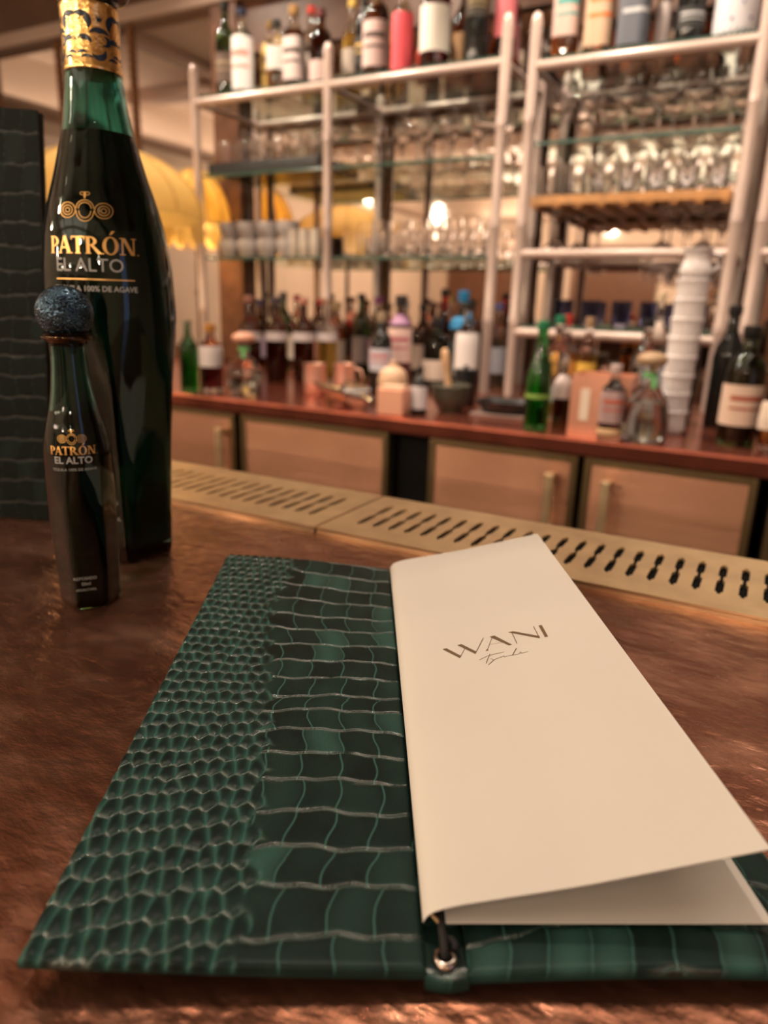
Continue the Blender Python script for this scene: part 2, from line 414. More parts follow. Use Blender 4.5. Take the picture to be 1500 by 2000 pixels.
# globe pendants added to light the room, showing only in mirror and glass
def pendant(x, y, z, label, e):
    t = empty('globe_pendant', (x, y, CEIL), 0, label, 'lamp', 'globe pendants in the room')
    MB().tube([(0, 0, 0), (0, 0, z - CEIL + 0.04)], 0.006, 8).build('rod', M_BRASS, t)
    b = bmesh.new(); bmesh.ops.create_uvsphere(b, u_segments=20, v_segments=12, radius=0.045); b.verts.index_update()
    o = mesh_obj('globe', [(v.co.x, v.co.y, v.co.z + z - CEIL) for v in b.verts], [tuple(v.index for v in f.verts) for f in b.faces], M_GLOBE, t, 80); b.free()
    lamp('pendant_glow', 'POINT', (x, y, z - 0.08), e, (1.0, 0.80, 0.58), 0.04)  # added point light below the globe, brightens the room
M_GLOBE = mat('opal_globe', (1, .9, .8), .3, emit=(1.0, .82, .6), estr=30.0)
for _i, (_x, _y) in enumerate(((-3.4, -0.9), (-1.9, -0.9), (-3.4, -2.4), (-1.9, -2.4), (-0.3, -2.4), (-3.4, -3.9), (-1.9, -3.9), (-0.3, -3.9), (1.4, -2.4))):
    pendant(_x, _y, 1.12, 'glowing opal globe pendant behind the camera, ' + ('front row left', 'front row right', 'middle row far left', 'middle row second from left', 'middle row third from left', 'back row left', 'back row middle', 'back row right', 'middle row far right')[_i], 30)

# ------------------------------------------------------------------ front bar
bar = empty('bar_counter', (0, 0, 0), 0, 'front bar with hammered copper top carrying menu and tequila bottles', 'bar counter')
MB().box(-2.6, 1.6, -0.42, 0.520, -0.03, 0.0, 0.003).build('copper_top', M_COPPER, bar)
MB().box(-2.58, 1.58, -0.15, 0.45, FZ, -0.03).build('bar_body', M_WOOD2, bar)

def slot_outline(cx, cy):
    # two stadium slots joined by a narrow neck, with a nub at each end
    w, n = 0.0023, 0.0010
    L = [(n, -0.0275), (n, -0.0250), (w, -0.0235), (w, -0.0050), (n, -0.0030), (n, 0.0030), (w, 0.0050), (w, 0.0235), (n, 0.0250), (n, 0.0275)]
    pts = [(cx + a, cy + b) for a, b in L] + [(cx - a, cy + b) for a, b in reversed(L)]
    return pts

def grate(x0, x1, y0, y1, label):
    cu = bpy.data.curves.new('g', 'CURVE'); cu.dimensions = '2D'; cu.fill_mode = 'BOTH'; cu.extrude = 0.0009
    def spl(pts):
        sp = cu.splines.new('POLY'); sp.points.add(len(pts) - 1)
        for p, q in zip(sp.points, pts): p.co = (q[0], q[1], 0, 1)
        sp.use_cyclic_u = True
    W = x1 - x0
    spl([(0, 0), (W, 0), (W, y1 - y0), (0, y1 - y0)])
    n = int((W - 0.022) / 0.0127)
    off = (W - (n - 1) * 0.0127) / 2
    for i in range(n): spl(slot_outline(off + i * 0.0127, (y1 - y0) / 2))
    o = bpy.data.objects.new('g', cu); COL.objects.link(o)
    me = bpy.data.meshes.new_from_object(o.evaluated_get(bpy.context.evaluated_depsgraph_get()))
    bpy.data.objects.remove(o); bpy.data.curves.remove(cu)
    me.name = 'drain_grate'; me.materials.clear(); me.materials.append(M_BRASS)
    t = empty('drain_grate', (x0, y0, 0.0), 0, label, 'drip grate')
    g = bpy.data.objects.new('slotted_plate', me); COL.objects.link(g); g.parent = t; g.location = (0, 0, 0.0034)
    MB().box(0.002, W - 0.002, 0.002, y1 - y0 - 0.002, 0.0001, 0.0012).build('drip_tray', M_BLACK, t)
    rim = MB()
    for a, b in ((0, 0.0012), (y1 - y0 - 0.0012, y1 - y0)): rim.box(0, W, a, b, 0.0, 0.0028)
    rim.build('rim', M_BRASS, t)
grate(-0.270, 0.330, 0.404, 0.506, 'slotted brass drip grate nearer the camera, set beside the white menu page')
grate(-0.872, -0.272, 0.404, 0.506, 'slotted brass drip grate farther left, ending behind the tall green bottle')
grate(-1.474, -0.874, 0.404, 0.506, 'slotted brass drip grate hidden mostly behind the standing green menu')

# ------------------------------------------------------------------ back counter
ct = tag(MB().box(-2.75, 1.4, 1.50, 2.495, -0.142, -0.104, 0.006).build('counter_worktop', M_CTOP), 'long reddish copper worktop of the back bar carrying bottles', 'worktop')
def fridge(x0, x1, hx, label, frame=True):
    t = empty('under_counter_cabinet', ((x0 + x1) / 2, 1.52, FZ), 0, label, 'cabinet')
    cx = (x0 + x1) / 2; top = -0.146 - FZ
    MB().box(x0 - cx, x1 - cx, 0.03, 0.90, 0.0, top).build('carcass', M_BLACK, t)
    d = MB().box(x0 - cx + 0.012, x1 - cx - 0.012, 0.004, 0.028, 0.10, top - 0.014, 0.002).build('door', M_DOOR, t)
    fr = MB(); a, b = x0 - cx + 0.004, x1 - cx - 0.004
    fr.box(a, a + 0.016, 0.0, 0.030, 0.08, top - 0.002, 0.002).box(b - 0.016, b, 0.0, 0.030, 0.08, top - 0.002, 0.002)
    fr.box(a + 0.016, b - 0.016, 0.0, 0.030, top - 0.016, top - 0.002, 0.002).box(a + 0.016, b - 0.016, 0.0, 0.030, 0.08, 0.096, 0.002)
    fr.build('door_frame', mat('dull_brass', (0.34, 0.24, 0.12), 0.35, metal=0.9), t)
    if hx is not None:
        h = MB(); hz0, hz1 = -0.325 - FZ, -0.185 - FZ
        h.box(hx - cx - 0.010, hx - cx + 0.010, -0.034, -0.022, hz0, hz1, 0.003)
        h.box(hx - cx - 0.008, hx - cx + 0.008, -0.024, 0.006, hz1 - 0.022, hz1 - 0.004, 0.002)
        h.box(hx - cx - 0.008, hx - cx + 0.008, -0.024, 0.006, hz0 + 0.004, hz0 + 0.022, 0.002)
        h.build('handle', M_BRASS, d)
    return t
fridge(-1.750, -1.285, -1.32, 'copper fronted bar cabinet leftmost, just right of the tall bottle')
fridge(-1.270, -0.802, None, 'copper fronted bar cabinet between the leftmost cabinet and the black gap')
fridge(-0.698, -0.337, -0.392, 'copper fronted bar cabinet with brass handle at its right, beside the black gap')
fridge(-0.331, 0.012, -0.272, 'copper fronted bar cabinet with brass handle at its left, under the clear decanter')
fridge(0.030, 0.50, None, 'copper fronted bar cabinet at the right edge of the view')
fridge(-2.70, -1.770, None, 'copper fronted bar cabinet hidden behind the tall green bottle')
tag(MB().box(-0.795, -0.705, 1.56, 2.4, FZ, -0.146).build('appliance_panel', M_BLACK), 'black narrow panel filling the gap between the copper cabinets', 'panel')  # solid black box filling the gap between the cabinets

# ------------------------------------------------------------------ shelving
def bamboo_post(x, y, z0, z1, r=0.0155, tip=True):
    prof = [(r * 0.96, z0)]
    z = z0 + 0.22
    while z < z1 - 0.08:
        prof += [(r * 0.97, z - 0.012), (r * 1.12, z - 0.004), (r * 1.0, z), (r * 1.12, z + 0.004), (r * 0.97, z + 0.012)]
        z += 0.27
    prof += [(r, z1 - 0.03), (r * 0.95, z1 - 0.02)]
    prof += [(r * 0.72, z1 - 0.006), (r * 0.25, z1)] if tip else [(r * 0.9, z1)]
    return MB().lathe(prof, 14, (x, y, 0))

def unit(xs, levels, label, tipz=0.925, gl=None):
    x0, x1 = xs[0], xs[-1]
    t = empty('shelving_unit', ((x0 + x1) / 2, 2.118, -0.104), 0, label, 'shelving')
    ox, oy, oz = t.location
    yf, yr = 2.118, 2.46
    for x in xs:
        for y in (yf, yr):
            p = bamboo_post(x - ox, y - oy, 0.0005, (tipz if y == yf else 0.86) - oz).build('post', M_POST, t, 40)
    for z in levels:
        for y in (yf, yr):
            MB().tube([(x0 - ox, y - oy, z - oz), (x1 - ox, y - oy, z - oz)], 0.0135, 12).build('rail', M_POST, t, 60)
        for x in xs:
            MB().tube([(x - ox, 0, z - oz), (x - ox, yr - oy, z - oz)], 0.009, 8).build('cross_rail', M_POST, t, 60)
        if gl is None or z in gl:
            for a, b in zip(xs[:-1], xs[1:]):
                g = MB().box(a - ox + 0.018, b - ox - 0.018, 0.016, yr - oy - 0.010, z - oz + 0.010, z - oz + 0.019).build('glass_shelf', M_SHELFGLASS, t)
                MB().box(a - ox + 0.018, b - ox - 0.018, 0.004, 0.016, z - oz + 0.0138, z - oz + 0.022, 0.001).build('polished_edge', M_SHELFEDGE, g)
    return t
unit([-1.925, -1.373, -0.790], [0.805], 'wide blush bamboo style shelving unit on the left holding liquor and cups', 0.925)
unit([-0.708, -0.146], [0.785, 0.305, 0.085], 'narrow blush bamboo style shelving unit on the right with hanging stemware', 0.915, gl=[0.785, 0.085])
unit([-0.085, 0.60], [0.785, 0.305], 'blush bamboo style shelving unit cut by the right edge of the photo', 0.915)
# slim glass shelves clipped between the posts of the wide unit, and its wooden rack
def glass_shelf(x0, x1, z, label, front=2.125):
    t = empty('glass_shelf', ((x0 + x1) / 2, 2.29, z), 0, label, 'shelf')
    w = (x1 - x0) / 2
    MB().box(-w, w, front - 2.29 + 0.004, 0.16, -0.009, 0.0).build('pane', M_SHELFGLASS, t)
    MB().box(-w, w, front - 2.29 - 0.006, front - 2.29 + 0.004, -0.009, 0.0, 0.001).build('polished_edge', M_SHELFEDGE, t)
    return t
glass_shelf(-1.905, -1.393, 0.575, 'green edged glass shelf in the left bay under the black tray')
glass_shelf(-1.905, -1.393, 0.300, 'green edged glass shelf in the left bay carrying the white cups')
glass_shelf(-1.353, -0.810, 0.575, 'green edged glass shelf in the middle bay, upper of two')
glass_shelf(-1.353, -0.810, 0.300, 'green edged glass shelf in the middle bay, lower of two, with tumblers')
glass_shelf(-0.690, -0.166, 0.600, 'green edged glass shelf in the right bay above the amber wooden rack')
rack = empty('glass_rack', (-0.428, 2.29, 0.44), 0, 'amber wooden stemware rack across the right bay with glasses above and below', 'rack')
M_AMBERWOOD = mat('amber_wood', (0.52, 0.24, 0.075), 0.35, noise_amt=0.25, noise_scale=30)
MB().box(-0.262, 0.262, -0.165, 0.16, -0.004, 0.020, 0.002).build('rack_board', M_AMBERWOOD, rack)
for k in range(9):
    x = -0.25 + k * 0.0625
    MB().box(x - 0.010, x + 0.010, -0.163, 0.16, -0.012, -0.004, 0.002).build('rack_rail', M_AMBERWOOD, rack)

# ------------------------------------------------------------------ lamp with gold fringed dome
def dome_lamp(x, y, z, R, h, label, power):
    t = empty('dome_lamp', (x, y, -0.104), 0, label, 'lamp')
    zz = z + 0.104
    n = 48
    def sc(q, v): return 1 + 0.012 * math.cos(12 * q)
    prof = [(R * math.cos(a), zz + h * math.sin(a)) for a in [i * PI / 2 / 14 * 0.985 for i in range(15)]]
    inner = [(r * 0.975, v - 0.006) for r, v in reversed(prof)]
    sh = MB().lathe(prof + inner, n, R=sc, cap=False).build('lamp_shade', M_SHADE, t, 60)
    ribs = MB()
    for k in range(12):
        q = 2 * PI * k / 12
        ribs.tube([(1.02 * r * math.cos(q), 1.02 * r * math.sin(q), v + 0.002) for r, v in prof], 0.004, 6)
    ribs.build('ribs', M_GOLDCLOTH, sh, 60)
    fr = MB()
    for k in range(160):
        q = 2 * PI * k / 160
        r = R * sc(q, 0)
        L = 0.055 + 0.03 * abs(math.sin(6 * q))
        fr.tube([(r * math.cos(q), r * math.sin(q), zz + 0.004), (r * 1.005 * math.cos(q), r * 1.005 * math.sin(q), zz - L)], 0.0022, 4)
    tag(fr.build('fringe', M_GOLDCLOTH, sh), kind='stuff')
    MB().lathe([(0.012, 0.02), (0.010, zz * 0.5), (0.016, zz * 0.52), (0.010, zz * 0.55), (0.008, zz + h * 0.9), (0.008, zz + h + 0.01)], 12).build('stem', M_BRONZE, t, 40)
    MB().lathe([(0.09, 0.0), (0.09, 0.008), (0.05, 0.02), (0.015, 0.03)], 24).build('base', M_BRONZE, t, 40)
    MB().lathe(smoothprof([(0.008, zz + h * 0.3), (0.03, zz + h * 0.42), (0.032, zz + h * 0.5), (0.02, zz + h * 0.6), (0.002, zz + h * 0.64)]), 16).build('bulb', M_BULB, t, 60)
    l = lamp('dome_lamp_glow', 'POINT', (x, y, z + h * 0.25), power, (1.0, 0.72, 0.36), 0.04)
    return t
M_SHADE = bpy.data.materials.new('gold_silk_shade'); M_SHADE.use_nodes = True
_b = M_SHADE.node_tree.nodes['Principled BSDF']; _nt = M_SHADE.node_tree
_b.inputs['Base Color'].default_value = (0.80, 0.58, 0.22, 1); _b.inputs['Roughness'].default_value = 0.7
_tr = _nt.nodes.new('ShaderNodeBsdfTranslucent'); _tr.inputs['Color'].default_value = (0.92, 0.74, 0.34, 1)
_mx = _nt.nodes.new('ShaderNodeMixShader'); _mx.inputs[0].default_value = 0.45
_nt.links.new(_b.outputs[0], _mx.inputs[1]); _nt.links.new(_tr.outputs[0], _mx.inputs[2])
_nt.links.new(_mx.outputs[0], _nt.nodes['Material Output'].inputs['Surface'])
M_BULB = mat('frosted_bulb', (1, 1, 1), 0.5, emit=(1.0, 0.78, 0.42), estr=12)
dome_lamp(-1.985, 1.75, 0.405, 0.300, 0.20, 'large gold fringed dome lamp standing behind the tall green bottle', 5.0)
dome_lamp(-2.095, 2.285, 0.43, 0.130, 0.20, 'small bright yellow dome lamp beside the leftmost shelf post', 9.0)

# ================================================================== THE MENUS
ROW_V = [-0.018, -0.0045, 0.0095, 0.0253, 0.0388, 0.0533, 0.0679, 0.0816, 0.0954, 0.1082, 0.1183, 0.1323, 0.1468, 0.1616, 0.1763, 0.1906, 0.2079, 0.2249, 0.2427, 0.2621, 0.275, 0.292]

def fbm(x, y, s, seed=0.0):
    return noise.noise(Vector((x * s, y * s, seed)))

def croc(U, V, rows, wfun, bend, bound, seed, uw=0.0125):
    """height (0..1) and groove strength (0..1) on a grid. U: distance from spine, V: along the length"""
    rr = np.random.RandomState(seed)
    rows = np.array(rows)
    wob = 0.0006 * np.sin(U * 210 + np.floor(V * 60) * 1.7) + 0.0004 * np.sin(U * 480 + V * 90)
    Vb = V + bend(U, V) + wob
    k = np.clip(np.searchsorted(rows, Vb) - 1, 0, len(rows) - 2)
    Vb = np.clip(Vb, rows[0] + 1e-4, rows[-1] - 1e-4)
    lo, hi = rows[k], rows[k + 1]
    tv = (Vb - lo) / (hi - lo)
    drow = np.minimum(Vb - lo, hi - Vb)
    jit = rr.uniform(-0.15, 0.15, (len(rows), 40))
    phase = rr.uniform(0, 1, len(rows)); slant = rr.uniform(-0.25, 0.25, len(rows))
    uu = U / uw + 0.25 * phase[k] + (tv - 0.5) * slant[k] + 0.06 * np.sin(tv * 5 + k)
    c = np.floor(uu).astype(int)
    fr = uu - c
    j0 = jit[k, np.clip(c, 0, 39)]; j1 = jit[k, np.clip(c + 1, 0, 39)]
    dcol = np.minimum(np.abs(fr - j0 * 0.5), np.abs(1 - fr + j1 * 0.5)) * uw
    # big cells: deep transverse creases, faint thin lengthwise ones
    hA = 0.35 + 0.65 * (1 - np.exp(-(drow / 0.0006) ** 1.3)) * (0.82 + 0.18 * (1 - np.exp(-(dcol / 0.00035) ** 1.5)))
    hA = hA + 0.20 * np.exp(-((drow - 0.0007) / 0.00028) ** 2) * (0.5 + 0.5 * np.sin(U * 5200 + 9 * np.sin(V * 300 + U * 400)))
    gA = np.maximum(np.exp(-(drow / 0.0004) ** 2) * 0.35, np.exp(-(dcol / 0.00026) ** 2) * 0.9)
    tone = rr.uniform(0, 0.16, (len(rows), 41)); tone[rr.rand(len(rows), 41) > 0.86] += 0.4
    gA = np.maximum(gA, tone[k, np.clip(c, 0, 40)] * (0.4 + 0.6 * np.sin(np.clip(fr, 0, 1) * PI)))
    tA = np.exp(-(np.abs(drow - 0.0004) / 0.00045) ** 2)
    if bound is None: return hA, gA, tA
    # small rounded cells
    seeds = []
    v = -0.004; r = 0
    while v < 0.272:
        hstep = np.interp(v, [0, 0.1, 0.27], [0.0084, 0.0070, 0.0070])
        w = wfun(v)
        u = bound(v) - 0.004 + (0.5 * w if r % 2 else 0)
        while u < 0.104:
            ww = w * np.interp(u, [0.04, 0.10], [1.1, 0.88])
            seeds.append((u + rr.uniform(-.21, .21) * ww, v + rr.uniform(-.20, .20) * hstep - bend(np.array(u), np.array(v)) * 0.8))
            u += ww
        v += hstep; r += 1
    sd = np.array(seeds)
    msk = (U > bound(V) - 0.008)
    pu, pv = U[msk], V[msk]
    F1 = np.full(pu.shape, 9.0); F2 = np.full(pu.shape, 9.0)
    order = np.argsort(pv); pu_s, pv_s = pu[order], pv[order]
    f1 = np.empty_like(pu_s); f2 = np.empty_like(pu_s); trn = np.empty_like(pu_s); idn = np.empty(pu_s.shape, int)
    for a in range(0, len(pu_s), 4000):
        x, y = pu_s[a:a + 4000], pv_s[a:a + 4000]
        near = np.where((sd[:, 1] > y[0] - 0.02) & (sd[:, 1] < y[-1] + 0.02))[0]
        q = sd[near]
        d = np.sqrt(((x[:, None] - q[None, :, 0]) * 1.25) ** 2 + ((y[:, None] - q[None, :, 1]) * 0.85) ** 2)
        pt = np.argpartition(d, 1, axis=1)[:, :2]
        dd = np.take_along_axis(d, pt, 1)
        s = np.argsort(dd, 1)
        dd = np.take_along_axis(dd, s, 1); pt = np.take_along_axis(pt, s, 1)
        f1[a:a + 4000] = dd[:, 0]; f2[a:a + 4000] = dd[:, 1]; idn[a:a + 4000] = near[pt[:, 0]]
        dv_ = np.abs(q[pt[:, 0], 1] - q[pt[:, 1], 1]); du_ = np.abs(q[pt[:, 0], 0] - q[pt[:, 1], 0])
        trn[a:a + 4000] = 1 / (1 + np.exp(-(dv_ - 1.1 * du_) / 0.0006))
    e = f2 - f1
    hB = 1.05 * (1 - np.exp(-(e / 0.0017) ** 1.15)) - 0.10 * (f1 / 0.003) ** 2
    gB = np.exp(-(e / 0.0015) ** 1.15) * (1 - 0.6 * trn)
    tB = np.exp(-(e / 0.0010) ** 1.6) * trn
    inv = np.empty_like(order); inv[order] = np.arange(len(order))
    HB = np.zeros(U.shape); GB = np.zeros(U.shape); TB = np.zeros(U.shape)
    TB[msk] = tB[inv]
    HB[msk] = hB[inv]; GB[msk] = gB[inv]
    m = 1 / (1 + np.exp(-(U - bound(V) - 0.0025 * np.sin(V * 420)) / 0.0006))
    return hA * (1 - m) + HB * m, gA * (1 - m) + GB * m, tA * (1 - m) + TB * m

def panel(name, x_of, z_of, u0, u1, v0, v1, nu, nv, cr, parent, m, thick=0.0035, depth=0.0010):
    """leather board: x_of(u) gives local x; z_of(u,v) top height"""
    us = np.linspace(u0, u1, nu); vs = np.linspace(v0, v1, nv)
    U, V = np.meshgrid(us, vs)
    h, g, tt = cr(U, V)
    edge = np.minimum(np.minimum(U - u0, u1 - U), np.minimum(V - v0, v1 - V))
    roundoff = 0.0009 * np.exp(-(edge / 0.0005))
    Z = z_of(U, V) + (h - 1) * depth - roundoff
    X = x_of(U)
    nrm = U.shape[0] * U.shape[1]
    top = np.stack([X, V, Z], -1).reshape(-1, 3)
    bot = np.stack([X, V, z_of(U, V) - thick], -1).reshape(-1, 3)
    idx = np.arange(nrm).reshape(nv, nu)
    flip = x_of(np.array(u1)) < x_of(np.array(u0))
    def quads(a, b, c, d): return np.stack([a, b, c, d], -1).reshape(-1, 4)
    f = [quads(idx[:-1, :-1], idx[:-1, 1:], idx[1:, 1:], idx[1:, :-1])]
    # sides
    ring = list(idx[0, :]) + list(idx[1:, -1]) + list(idx[-1, -2::-1]) + list(idx[-2:0:-1, 0])
    nb = len(ring)
    ring = np.array(ring)
    botv = bot[ring]
    midv = (top[ring] + bot[ring]) / 2
    cen = top.mean(0); dirn = midv[:, :2] - cen[:2]
    allv = np.concatenate([top, botv])
    r0 = ring; r1 = np.roll(ring, -1)
    b0 = nrm + np.arange(nb); b1 = nrm + np.roll(np.arange(nb), -1)
    f.append(np.stack([r1, r0, b0, b1], -1))
    F = np.concatenate(f)
    if flip: F = F[:, ::-1]
    faces = [tuple(int(i) for i in q) for q in F]
    lid = tuple(int(i) for i in (b0 if flip else b0[::-1]))
    faces.append(lid)
    o = mesh_obj(name, allv, faces, m, parent, 50)
    ca = o.data.color_attributes.new('groove', 'FLOAT_COLOR', 'POINT')
    gg = np.concatenate([g.reshape(-1), np.full(nb, 0.1)])
    arr = np.repeat(gg[:, None], 4, 1).astype(np.float32); arr[:, 3] = 1
    arr[:, 1] = np.concatenate([tt.reshape(-1), np.zeros(nb)])
    ca.data.foreach_set('color', arr.reshape(-1))
    return o

MENU_LOC = (-0.050, 0.122, 0.0)
menu = empty('menu_folder', MENU_LOC, math.radians(30), 'open dark green crocodile leather menu folder lying flat on the copper bar', 'menu folder')
def bnd(v): return np.interp(v, [0, 0.03, 0.06, 0.10, 0.14, 0.20, 0.264], [0.045, 0.0455, 0.048, 0.051, 0.056, 0.062, 0.054])
def bendL(u, v):
    amt = np.interp(v, [0, 0.13, 0.264], [1.0, 0.35, -0.5])
    return 0.010 * amt * np.clip((u - 0.028) / 0.05, 0, 2) ** 1.3 + 0.0012 * np.sin(u * 60 + v * 30)
def zL(u, v):
    # bows upward to its outer edge, most at the far corner
    return 0.0085 + 0.0035 * (u / 0.096) ** 1.5 + 0.0045 * (v / 0.264) ** 1.5 * np.sin(np.clip(u / 0.096, 0, 1) * PI * 0.62)
panel('left_cover', lambda u: -u, zL, 0.0, 0.0955, 0.0, 0.264, 380, 1250,
      lambda U, V: croc(U, V, ROW_V, lambda v: 0.0047, bendL, bnd, 3, 0.0128), menu, M_LEATHER)
def zR(u, v): return 0.0070 + 0.0 * u + 0.0016 * np.sin(np.clip(u / 0.094, 0, 1) * PI)
panel('right_cover', lambda u: 0.0105 + u, zR, 0.0, 0.0935, 0.0, 0.264, 230, 800,
      lambda U, V: croc(U, V, [r * 1.0 - 0.002 for r in ROW_V], None, lambda u, v: -0.004 * np.sin(u * 40) - u * 0.05, None, 11, 0.0105), menu, M_LEATHER)
panel('spine', lambda u: u, lambda u, v: 0.0066 - 0.0012 * np.sin(np.clip(u / 0.0107, 0, 1) * PI), -0.0001, 0.0106, -0.0003, 0.2643, 36, 700,
      lambda U, V: croc(U, V, [r + 0.006 for r in ROW_V], None, lambda u, v: 0 * u, None, 17, 0.0065), menu, M_LEATHER, thick=0.0044, depth=0.0005)
# eyelets with elastic cord
def torus_pts(c, r, n=28): return [(c[0] + r * math.cos(2 * PI * i / n), c[1] + r * math.sin(2 * PI * i / n), c[2]) for i in range(n)]
for vy in (0.0046, 0.2590):
    ey = MB().lathe([(0.0017, 0.0), (0.0018, 0.0006), (0.0021, 0.0010), (0.0026, 0.0009), (0.0031, 0.0004), (0.0031, -0.0004)], 28, (0.0051, vy, 0.0062), cap=False).build('eyelet', M_NICKEL, menu, 60)
    MB().lathe([(0.0018, 0), (0.0018, 0.0004)], 16, (0.0051, vy, 0.0060)).build('eyelet_hole', M_BLACK, ey)
cord = MB()
cord.tube([(0.0051, 0.0044, 0.0045), (0.0050, 0.0048, 0.0076), (0.0049, 0.0062, 0.0088), (0.0048, 0.0085, 0.0093), (0.0047, 0.012, 0.0097), (0.0047, 0.05, 0.0100), (0.0047, 0.22, 0.0100), (0.0048, 0.253, 0.0095), (0.0051, 0.2592, 0.0055)], 0.00105, 12)
cord.tube([(0.0058, 0.0085, 0.0082), (0.0070, 0.0078, 0.0088), (0.0078, 0.0066, 0.0082), (0.0073, 0.0060, 0.0076)], 0.0009, 8)
cord.build('elastic_cord', M_CORD, menu, 60)

# ---- the paper booklet held in the folder
SX = [0, .0007, .002, .008, .02, .04, .06, .085]; SZ = [.0106, .0128, .0138, .0158, .0182, .0222, .0272, .0335]
book = empty('menu_booklet', MENU_LOC, math.radians(30), 'folded cream paper menu with a printed name, lying in the open leather folder', 'menu booklet')
def zs(x): return float(np.interp(x, SX, SZ))
nx = 60; ys = [0.0112 + (0.259 - 0.0112) * i / 30 for i in range(31)]
xsx = [0.085 * (i / nx) ** 1.3 for i in range(nx + 1)]
# smooth the cross-section
zz_ = np.array([zs(x) for x in xsx])
for _ in range(6): zz_[1:-1] = 0.25 * zz_[:-2] + 0.5 * zz_[1:-1] + 0.25 * zz_[2:]
def zs2(x): return float(np.interp(x, xsx, zz_))
vs = []; fs = []
nX = nx + 1
for layer in (0, -0.00035):
    for y in ys:
        for i, x in enumerate(xsx): vs.append((x, y, zz_[i] + layer))
N = nX * len(ys)
for j in range(len(ys) - 1):
    for i in range(nx):
        a = j * nX + i
        fs.append((a, a + 1, a + 1 + nX, a + nX)); fs.append((a + N + nX, a + N + nX + 1, a + N + 1, a + N))
for j in range(len(ys) - 1):
    a = j * nX; fs.append((a, a + nX, a + nX + N, a + N)); a = j * nX + nx; fs.append((a + nX, a, a + N, a + nX + N))
for i in range(nx):
    a = i; fs.append((a + 1, a, a + N, a + N + 1)); a = (len(ys) - 1) * nX + i; fs.append((a, a + 1, a + N + 1, a + N))
front = mesh_obj('front_sheet', vs, fs, M_PAPER, book, 40)
MB().box(0.0058, 0.0900, 0.0112, 0.2588, 0.0100, 0.0104).build('back_sheet', M_PAPER, book)
MB().tube([(0.0022, 0.013, 0.0112), (0.0035, 0.012, 0.0104), (0.0045, 0.0115, 0.0096)], 0.0005, 6).build('fold_stub', mat('kraft_tan', (0.45, 0.28, 0.13), 0.5), book)
POLY = [[(0.01832, 0.14386), (0.02013, 0.14419), (0.02531, 0.13539), (0.02449, 0.13383)], [(0.02481, 0.14538), (0.02664, 0.14572), (0.0318, 0.13702), (0.03108, 0.13516)], [(0.039, 0.148), (0.04122, 0.14825), (0.04667, 0.13728), (0.04535, 0.13708)], [(0.04709, 0.14856), (0.04929, 0.14872), (0.05848, 0.13971), (0.05822, 0.13762)], [(0.06024, 0.14894), (0.06159, 0.14889), (0.06163, 0.13781), (0.0603, 0.13762)], [(0.03529, 0.13626), (0.03643, 0.1376), (0.03676, 0.13622)]]
LINES = [([(0.02455, 0.13434), (0.02771, 0.1415)], 9), ([(0.0313, 0.13587), (0.03639, 0.14786)], 10), ([(0.03618, 0.1365), (0.04026, 0.14751)], 8), ([(0.03773, 0.14099), (0.0435, 0.14101)], 6), ([(0.04851, 0.14763), (0.0487, 0.13732)], 9), ([(0.05811, 0.1491), (0.05814, 0.13888)], 10)]
SCRIPT = [([(0.03191, 0.12976), (0.0353, 0.13177), (0.03869, 0.13251), (0.04232, 0.13256)], 8), ([(0.0368, 0.13317), (0.03401, 0.12607)], 9), ([(0.03631, 0.12915), (0.03696, 0.12877), (0.0373, 0.12761), (0.03617, 0.12622), (0.03487, 0.12476), (0.03754, 0.12798), (0.04024, 0.12905), (0.04051, 0.12856)], 8), ([(0.04022, 0.12891), (0.0418, 0.12973), (0.0418, 0.12859), (0.04341, 0.12879), (0.04523, 0.12897)], 7), ([(0.04777, 0.13361), (0.04637, 0.13113), (0.04516, 0.12862)], 12), ([(0.04535, 0.12868), (0.04766, 0.12864), (0.04867, 0.1301), (0.04876, 0.12877), (0.05132, 0.12907)], 7)]
LIFT = 0.00012
def ink(polys, lines, name, k=3.4e-5):
    mb = MB()
    def p3(x, y): return (x, y, zs2(x) + LIFT)
    for p in polys:
        if len(p) == 4:      # subdivide lengthwise so that it follows the sheet
            a, b, c, d = [Vector(q) for q in p]
            n = 6; row = []
            for i in range(n + 1):
                t = i / n; l = a.lerp(d, t); r = b.lerp(c, t); row += [p3(*l), p3(*r)]
            mb.add(row, [(2 * i, 2 * i + 2, 2 * i + 3, 2 * i + 1) for i in range(n)])
        else: mb.add([p3(*q) for q in p], [tuple(range(len(p)))])
    for pts, w in lines:
        for a, b in zip(pts[:-1], pts[1:]):
            a, b = Vector(a), Vector(b); d = (b - a).normalized(); n = Vector((-d.y, d.x)) * w * k * 0.5; a = a - d * w * k * .3; b = b + d * w * k * .3
            row = []
            for i in range(5):
                c = a.lerp(b, i / 4); row += [p3(*(c + n)), p3(*(c - n))]
            mb.add(row, [(2 * i, 2 * i + 2, 2 * i + 3, 2 * i + 1) for i in range(4)])
    # top faces up
    o = mb.build(name, M_INK, front)
    bm = bmesh.new(); bm.from_mesh(o.data)
    for f in bm.faces:
        if f.normal.z < 0: f.normal_flip()
    bm.to_mesh(o.data); bm.free()
    return o
ink(POLY, LINES, 'printed_name')
ink([], SCRIPT, 'printed_script')

